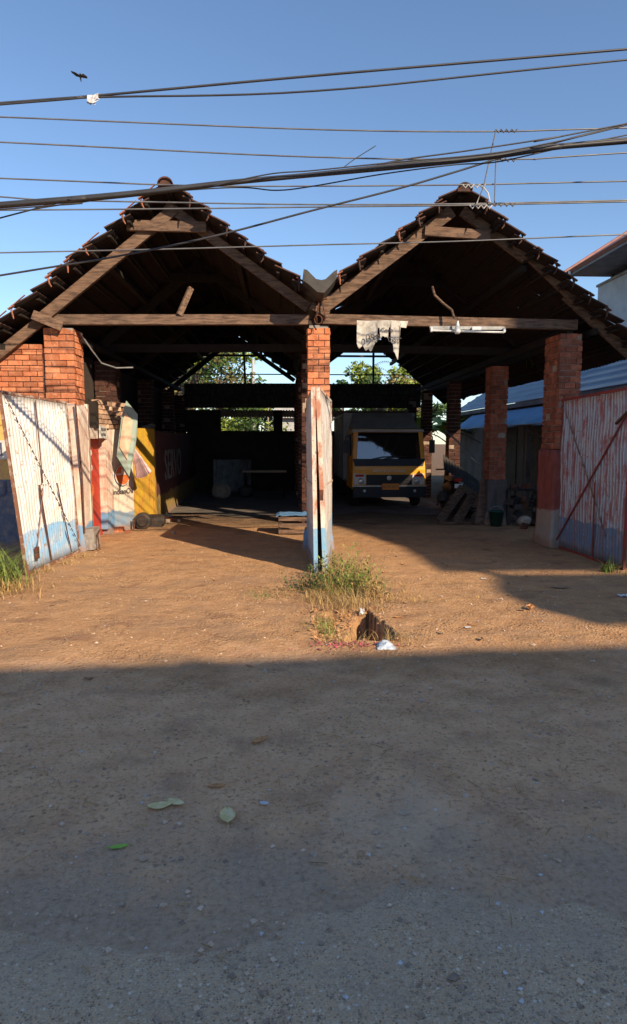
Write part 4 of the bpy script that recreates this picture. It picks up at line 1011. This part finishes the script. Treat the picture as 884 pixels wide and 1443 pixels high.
# banana plants
def banana(loc, h, seed, label):
    rg = random.Random(seed); x,y,_ = loc; t = thing('banana_plant', loc, label, 'plant', 'banana plants behind the shed')
    MB().tube([(x,y,0),(x,y,h*.5)],[.12,.08],8).build('stem','leafbright',t)
    lf = MB()
    for k in range(10):
        a = rg.uniform(0,6.28); L = rg.uniform(1.3,2.0); w0 = .26; base = V((x,y,h*.5)); up = rg.uniform(.7,1.3)
        lf.surf(lambda u,v: base+V((math.cos(a)*L*u*(.6+.3*u), math.sin(a)*L*u*(.6+.3*u), L*(up*u-.9*u*u*rg.uniform(.98,1.02))))+V((-math.sin(a),math.cos(a),0))*w0*(v-.5)*2*math.sin(min(1,u*1.15+.05)*math.pi)**.6+V((0,0,-.08*abs(v-.5))),10,4)
    lf.build('leaves','leafbright',t); return t
for i,(x,y,h) in enumerate(((6.6,25.5,4.0),(7.5,27,4.4),(5.7,26.8,3.8),(6.2,28.6,4.6))):
    banana((x,y,0),h,20+i,('banana plant nearest the right rear corner of the shed','banana plant furthest right beside the blue roof','banana plant furthest left beyond the truck','tallest banana plant behind the other three')[i])
# rooftop creeper on the right verge seen against the white house
cr_ = MB(); rg = random.Random(9)
for k in range(22):
    a = V((5.0+rnd(0,.9),12.5+rnd(0,1.5),3.75-rnd(0,.5))); cr_.tube([a, a+V((rnd(-.15,.15),rnd(-.1,.1),rnd(.15,.35)))],.006,4)
leafcloud(cr_,(5.45,13.2,3.70),.34,70,.06,.5,rg)
tag(cr_.build('roof_weed','leaf'),'small dark weed growing from the right slope of the tiled roof','plant')

def blades(mb, c, n, h, spread, w=.006, droop=.5, rg=random):
    c = V(c)
    for _ in range(n):
        a = rg.uniform(0,6.28); b = c+V((rg.gauss(0,spread),rg.gauss(0,spread),0)); L = h*rg.uniform(.45,1.1); d = V((math.cos(a),math.sin(a),0)); sd = V((-d.y,d.x,0))
        dr_ = droop*rg.uniform(.3,1.5); pts = []
        for i in range(5):
            t = i/4; pts.append(b+d*(L*dr_*t*t)+V((0,0,L*(t-.42*dr_*t*t))))
        o = len(mb.v)
        for i, p in enumerate(pts):
            ww = w*(1-(i/4)**2*.95); mb.v += [p-sd*ww, p+sd*ww]
        for i in range(4): mb.f.append((o+2*i,o+2*i+1,o+2*i+3,o+2*i+2))
def tuft(c, n, h, spread, mat, label, group=None, w=.006, droop=.5):
    m_ = MB(); blades(m_, c, n, h, spread, w, droop); return tag(m_.build('grass_tuft', mat), label, 'grass', group)
tuft((-3.55,7.75,0),420,.62,.16,'grass','tall green grass clump at the left edge beside the white gate',None,.008,.8)
tuft((-3.80,7.35,0),420,.60,.18,'grass','second green grass clump at the very left edge of the frame',None,.008,.8)
tuft((-3.35,7.5,0),520,.24,.22,'drygrass','dry straw around the foot of the left grass clump',None,.004,1.1)
for i,(x,y) in enumerate(((-3.2,8.6),(-3.1,9.2),(-3.05,9.7))): tuft((x,y,0),50,.12,.08,'drygrass','low dry tuft along the foot of the white gate','dry tufts along the left gate',.003,1)
tuft((4.38,8.25,0),46,.26,.05,'grass','small green tuft at the foot of the right gate',None,.007,.8)
tuft((4.6,8.0,0),60,.12,.12,'drygrass','dry grass at the lower corner of the right gate',None,.004,1.1)
def weed(c, n, h, spread, mat, label, group, ls=.022):
    """small leafy annual: several thin stems with little leaves"""
    h *= 1.5; rg = random.Random(int(c[0]*1000+c[1]*77)); m_ = MB(); lf = MB(); t = thing('weed_plant', c, label, 'weed', group)
    for k in range(n):
        b = V(c)+V((rg.gauss(0,spread),rg.gauss(0,spread),0)); tip = b+V((rg.gauss(0,.5)*h*.5,rg.gauss(0,.5)*h*.5,h*rg.uniform(.5,1.1))); m_.tube([b,(b+tip)/2+V((rg.gauss(0,.02),0,0)),tip],[.003,.0025,.0012],4,False)
        for q in range(14):
            t_ = rg.uniform(.2,1); p = b+(tip-b)*t_; u = V((rg.gauss(0,1),rg.gauss(0,1),rg.gauss(.3,.5))).normalized(); s_ = ls*rg.uniform(.6,1.4); w_ = u.cross(V((0,0,1))).normalized()
            lf.add([p,p+u*s_+w_*s_*.45,p+u*s_*2.1,p+u*s_-w_*s_*.45],[(0,1,2,3)])
    m_.build('stems','drygrass',t); lf.build('leaves',mat,t); return t
GW = 'weeds at the foot of the middle gate'
for i,(x,y,h,mt,lb) in enumerate(((.72,7.55,.34,'grass','tallest leafy weed in the clump below the middle gate'),(.55,7.2,.26,'grass','green weed at the front of the middle clump'),(.88,7.25,.25,'grass','green weed at the right of the middle clump'),(.95,7.75,.22,'drygrass','yellow weed right of the tallest one'),(.33,7.35,.18,'leaf','darker weed left of the middle clump'),(.62,7.95,.24,'grass','weed right under the edge of the middle gate'),(1.0,7.0,.15,'drygrass','dry yellow weed at the right front of the clump'))):
    weed((x,y,0),20,h,.10,mt,lb,GW)
for i,(x,y,n_,h,s_) in enumerate(((.75,7.4,330,.34,.20),(.5,6.9,260,.22,.16),(1.2,6.9,170,.09,.18),(.0,7.3,120,.10,.16),(-.25,7.1,90,.06,.12),(.7,6.6,320,.22,.16),(1.5,6.75,90,.07,.14),(.42,6.1,90,.22,.06),(.38,5.75,70,.26,.05),(1.1,5.5,70,.09,.10),(.55,5.45,60,.14,.10),(.9,5.38,50,.14,.08))):
    tuft((x,y,-.05 if i in (7,8) else 0),n_,h,s_,'drygrass' if i % 4 else 'grass','dry straw tuft around the open drain below the middle gate','straw tufts around the open drain',.0028,1.0)
for i,(x,y) in enumerate(((2.15,6.9),(2.0,7.6),(-2.6,8.2),(1.9,6.6))):
    tuft((x,y,0),60,.05,.14,'drygrass','low trodden dry tuft on the sunlit earth','trodden tufts on the earth',.003,1.2)
# loose stuff on the ground: gravel, straw, petals
gr = MB(); rg = random.Random(2)
def stone(mb, x, y, s_):
    z = gz(x,y)
    if y < edge(x): z = .016
    o = [V((rg.gauss(0,1),rg.gauss(0,1),rg.gauss(0,.6))).normalized()*s_*rg.uniform(.7,1.2) for _ in range(6)]
    base = [V((1,0,0)),V((-1,0,0)),V((0,1,0)),V((0,-1,0)),V((0,0,.6)),V((0,0,-.6))]
    vs = [V((x,y,z+s_*.2))+(b*s_)+oo*.35 for b,oo in zip(base,o)]
    mb.add(vs,[(0,2,4),(2,1,4),(1,3,4),(3,0,4),(2,0,5),(1,2,5),(3,1,5),(0,3,5)])
for _ in range(9000):
    y = 1.6+9.5*rg.random()**1.5; x = rg.uniform(-.62*y-.8,.62*y+.9)
    if y > 8 and rg.random() < .5: continue
    cl_ = noise.noise(V((x*1.4,y*1.4,4)))
    if cl_ < -.05 and rg.random() < .75: continue
    stone(gr, x, y, rg.choice((.003,.004,.005,.006,.008,.012)) if rg.random() < .985 else rg.uniform(.012,.022))
tag(gr.build('gravel','pebble',origin=(0,0,0)),'small stones and grit scattered over the earth and road edge','gravel',kind='stuff')
wt = MB()
for _ in range(520):
    y = 1.7+9.0*rg.random()**1.3; x = rg.uniform(-.55*y-.4,.6*y+.5)
    if x < .5 and rg.random() < .35: continue
    stone(wt, x, y, rg.choice((.003,.004,.004,.006,.009)))
tag(wt.build('paper_crumbs','litter',origin=(0,0,0)),'tiny pale crumbs of litter strewn over the ground','litter',kind='stuff')
twg = MB()
for _ in range(700):
    y = 1.9+8.5*rg.random(); x = rg.uniform(-.55*y-.4,.6*y+.5); a = rg.uniform(0,3.14); L = rg.uniform(.01,.045)
    if noise.noise(V((x*1.1,y*1.1,8))) < 0 and rg.random() < .7: continue
    z = gz(x,y)+.006+(.012 if y < edge(x) else 0)
    twg.bar((x-L*math.cos(a),y-L*math.sin(a),z),(x+L*math.cos(a),y+L*math.sin(a),z+.003),.003,.002)
tag(twg.build('twigs','drygrass',origin=(0,0,0)),'bits of straw and twig scattered on the ground','twigs',kind='stuff')
pt = MB()
for _ in range(170):
    x = rg.gauss(.62,.24); y = rg.gauss(5.30,.07); s_ = rg.uniform(.008,.017); z = gz(x,y)+.008
    a = rg.uniform(0,6.28); u = V((math.cos(a),math.sin(a),rg.uniform(-.2,.6)))*s_; w_ = V((-math.sin(a),math.cos(a),rg.uniform(-.2,.3)))*s_*.7; p = V((x,y,z)); pt.add([p-u,p+w_,p+u,p-w_],[(0,1,2,3)])
tag(pt.build('petals','petal',origin=(0,0,0)),'pink fallen petals along the near lip of the open drain','petals',kind='stuff')
ll = MB()
for _ in range(230):
    x = rg.gauss(.45,.12); y = rg.uniform(5.45,6.45); s_ = rg.uniform(.012,.03); z = gz(x,y)+rg.uniform(.004,.05)
    if z < -.3: continue
    a = rg.uniform(0,6.28); u = V((math.cos(a),math.sin(a),rg.uniform(-.6,.6)))*s_; w_ = V((-math.sin(a),math.cos(a),rg.uniform(-.4,.4)))*s_*.6; p = V((x,y,z)); ll.add([p-u,p+w_,p+u,p-w_],[(0,1,2,3)])
tag(ll.build('leaf_litter','brownleaf',origin=(0,0,0)),'mat of dry brown leaf bits in the left part of the open drain','leaf litter',kind='stuff')
cd = MB()
for _ in range(60):
    t = rg.random(); k = rg.randrange(len(PIT)); a, b_ = PIT[k], PIT[(k+1)%len(PIT)]
    stone(cd, a[0]+(b_[0]-a[0])*t+rg.gauss(0,.03), a[1]+(b_[1]-a[1])*t+rg.gauss(0,.03), rg.uniform(.01,.03))
tag(cd.build('soil_clods', bpy.data.materials['trodden red earth'],origin=(0,0,0)),'crumbled clods of soil round the lip of the open drain','soil clods',kind='stuff')
# fallen leaves, one by one
def leaf(x, y, L, W_, a, mat, label, group=None, curl=.35, stem=True, lift=.006):
    m_ = MB(); z = gz(x,y)+lift+(.014 if y < edge(x) else 0); ca, sa = math.cos(a), math.sin(a)
    def fn(u, v):
        l = (u-.5)*L; w_ = W_*.5*math.sin(min(1,.04+u*.98)*math.pi)**.75*(v-.5)*2; h = curl*abs(v-.5)*W_*.7+curl*.25*(u-.5)**2*L*2+.05*W_*noise.noise(V((u*5,v*5,x*9)))
        return (x+l*ca-w_*sa, y+l*sa+w_*ca, z+h)
    m_.surf(fn, 10, 6, (0,0,-.0012))
    if stem: m_.tube([(x-L*.5*ca,y-L*.5*sa,z+.004),(x-L*.72*ca,y-L*.72*sa,z+.002)],.0015,4)
    return tag(m_.build('fallen_leaf',mat,smooth=True),label,'leaf',group)
leaf(-.27,2.83,.13,.075,1.7,'greenleaf','curled pale green leaf with a pointed tip, nearest the middle of the road edge')
leaf(-.60,2.93,.12,.06,.2,'greenleaf','flat pale green leaf with a notch, left of the curled green leaf'); leaf(-.53,2.955,.10,.05,-.45,'greenleaf','smaller pale leaf overlapping the notched one')
leaf(-.345,3.10,.09,.035,.1,'brownleaf','small orange brown leaf lying level above the green leaves')
leaf(-.145,3.60,.12,.05,.7,'brownleaf','dry tan leaf upright in the dark earth, furthest of the brown pair')
leaf(-.72,2.63,.09,.028,.2,'limeleaf','narrow bright green leaf at the lower left')
leaf(-.10,2.92,.05,.028,-.3,'litter','small white oval scrap beside the curled green leaf',stem=False)
leaf(2.55,6.35,.10,.08,1.2,'brownleaf','curled brown leaf standing on the sunlit earth right of the drain',curl=1.2); leaf(3.3,7.35,.22,.08,-.15,'tanleaf','long yellowish leaf in the shade before the right gate')
for i in range(26):
    y = rg.uniform(4.6,9.8); x = rg.uniform(-.38*y,.40*y)
    leaf(x,y,rg.uniform(.05,.09),rg.uniform(.03,.045),rg.uniform(0,6.28),rg.choice(['brownleaf','tanleaf','tanleaf']),'small dry brown leaf scattered on the earth of the entrance','dry leaves on the entrance earth',curl=rg.uniform(.3,1.1))
for x,y,s_ in ((3.85,6.9,.10),(2.35,3.95,.05),(2.30,3.88,.05),(1.72,5.75,.04),(2.55,7.9,.05)):
    m_ = MB(); m_.surf(lambda u,v:(x+s_*(u-.5)*1.4,y+s_*(v-.5),gz(x,y)+.01+s_*.25*abs(noise.noise(V((u*4,v*4,x))))),6,6,(0,0,-.001))
    tag(m_.build('paper_scrap','litter'),'crumpled white paper scrap on the right side of the earth','litter','white scraps on the ground')
m_ = MB().surf(lambda u,v:(.86+.17*(u-.5)*(1-.3*v)+.03*noise.noise(V((u*5,v*5,1))),5.24+.16*(v-.5),.015+.055*math.sin(u*3.14)*math.sin(v*3.14)+.02*noise.noise(V((u*9,v*9,0)))),14,12,(0,0,-.002))
tag(m_.build('plastic_bag','bluelitter',smooth=True),'crumpled pale blue plastic bag at the near edge of the open drain','bag')
m_ = MB().surf(lambda u,v:(.80+.05*(u-.5),6.33+.03*v,.0+.05*v+.01*math.sin(u*9)),6,6,(0,.004,0)); tag(m_.build('paper_cup','litter',smooth=True),'white paper scrap standing in the weeds behind the drain','litter')
for i in range(34):
    y = rg.uniform(2.4,7.5); x = rg.uniform(-.42*y,.46*y); m_ = MB(); stone(m_, x, y, rg.uniform(.012,.024))
    tag(m_.build('loose_stone','pebble'),'thumb sized loose stone lying on the trodden earth','stone','loose stones on the earth')
# rubble by the inner left wall
for i,(x,y,s_) in enumerate(((-2.55,13.9,.09),(-2.45,14.2,.07),(-2.3,14.05,.06),(-2.6,14.4,.08),(-2.7,14.9,.1),(-3.0,12.35,.06),(-2.1,12.2,.05))):
    m_ = MB().box((x,y,s_*.4),(s_*1.7,s_,s_*.8),Matrix.Rotation(i*.9,3,'Z')); tag(m_.build('brick_rubble','brickdark' if i % 2 else 'sack'),'broken brick piece lying at the foot of the inner left wall','rubble','rubble by the left wall')
# ------------------------------------------------------------------ camera, light, sky
cam = bpy.data.cameras.new('cam'); co = bpy.data.objects.new('camera', cam); C.objects.link(co); scn.camera = co
co.location = (0,0,1.75); co.rotation_euler = (R(90-6.3), 0, R(-2.7)); cam.sensor_fit = 'HORIZONTAL'; cam.sensor_width = 36; cam.lens = 36*900/884; cam.clip_end = 2000; cam.clip_start = .05
sun_dir = V((.601*math.cos(R(28.7)), -.799*math.cos(R(28.7)), math.sin(R(28.7))))
sl = bpy.data.lights.new('sun','SUN'); sl.energy = 4.8; sl.angle = R(.5); sl.color = (1,.80,.56)
so = bpy.data.objects.new('sun', sl); C.objects.link(so); so.rotation_euler = sun_dir.to_track_quat('Z','Y').to_euler(); so.location = (20,-30,30)
w = bpy.data.worlds.new('World'); scn.world = w; w.use_nodes = True; nt = w.node_tree
bg = nt.nodes['Background']; sky = nt.nodes.new('ShaderNodeTexSky'); sky.sky_type = 'NISHITA'; sky.sun_disc = False
sky.sun_elevation = R(28.7); sky.sun_rotation = math.atan2(.601,-.799); sky.air_density = 1.0; sky.dust_density = .25; sky.ozone_density = 3.6
nt.links.new(sky.outputs[0], bg.inputs[0]); bg.inputs[1].default_value = .122
scn.view_settings.view_transform = 'Standard'; scn.view_settings.look = 'None'; scn.view_settings.exposure = .60; scn.view_settings.gamma = 1
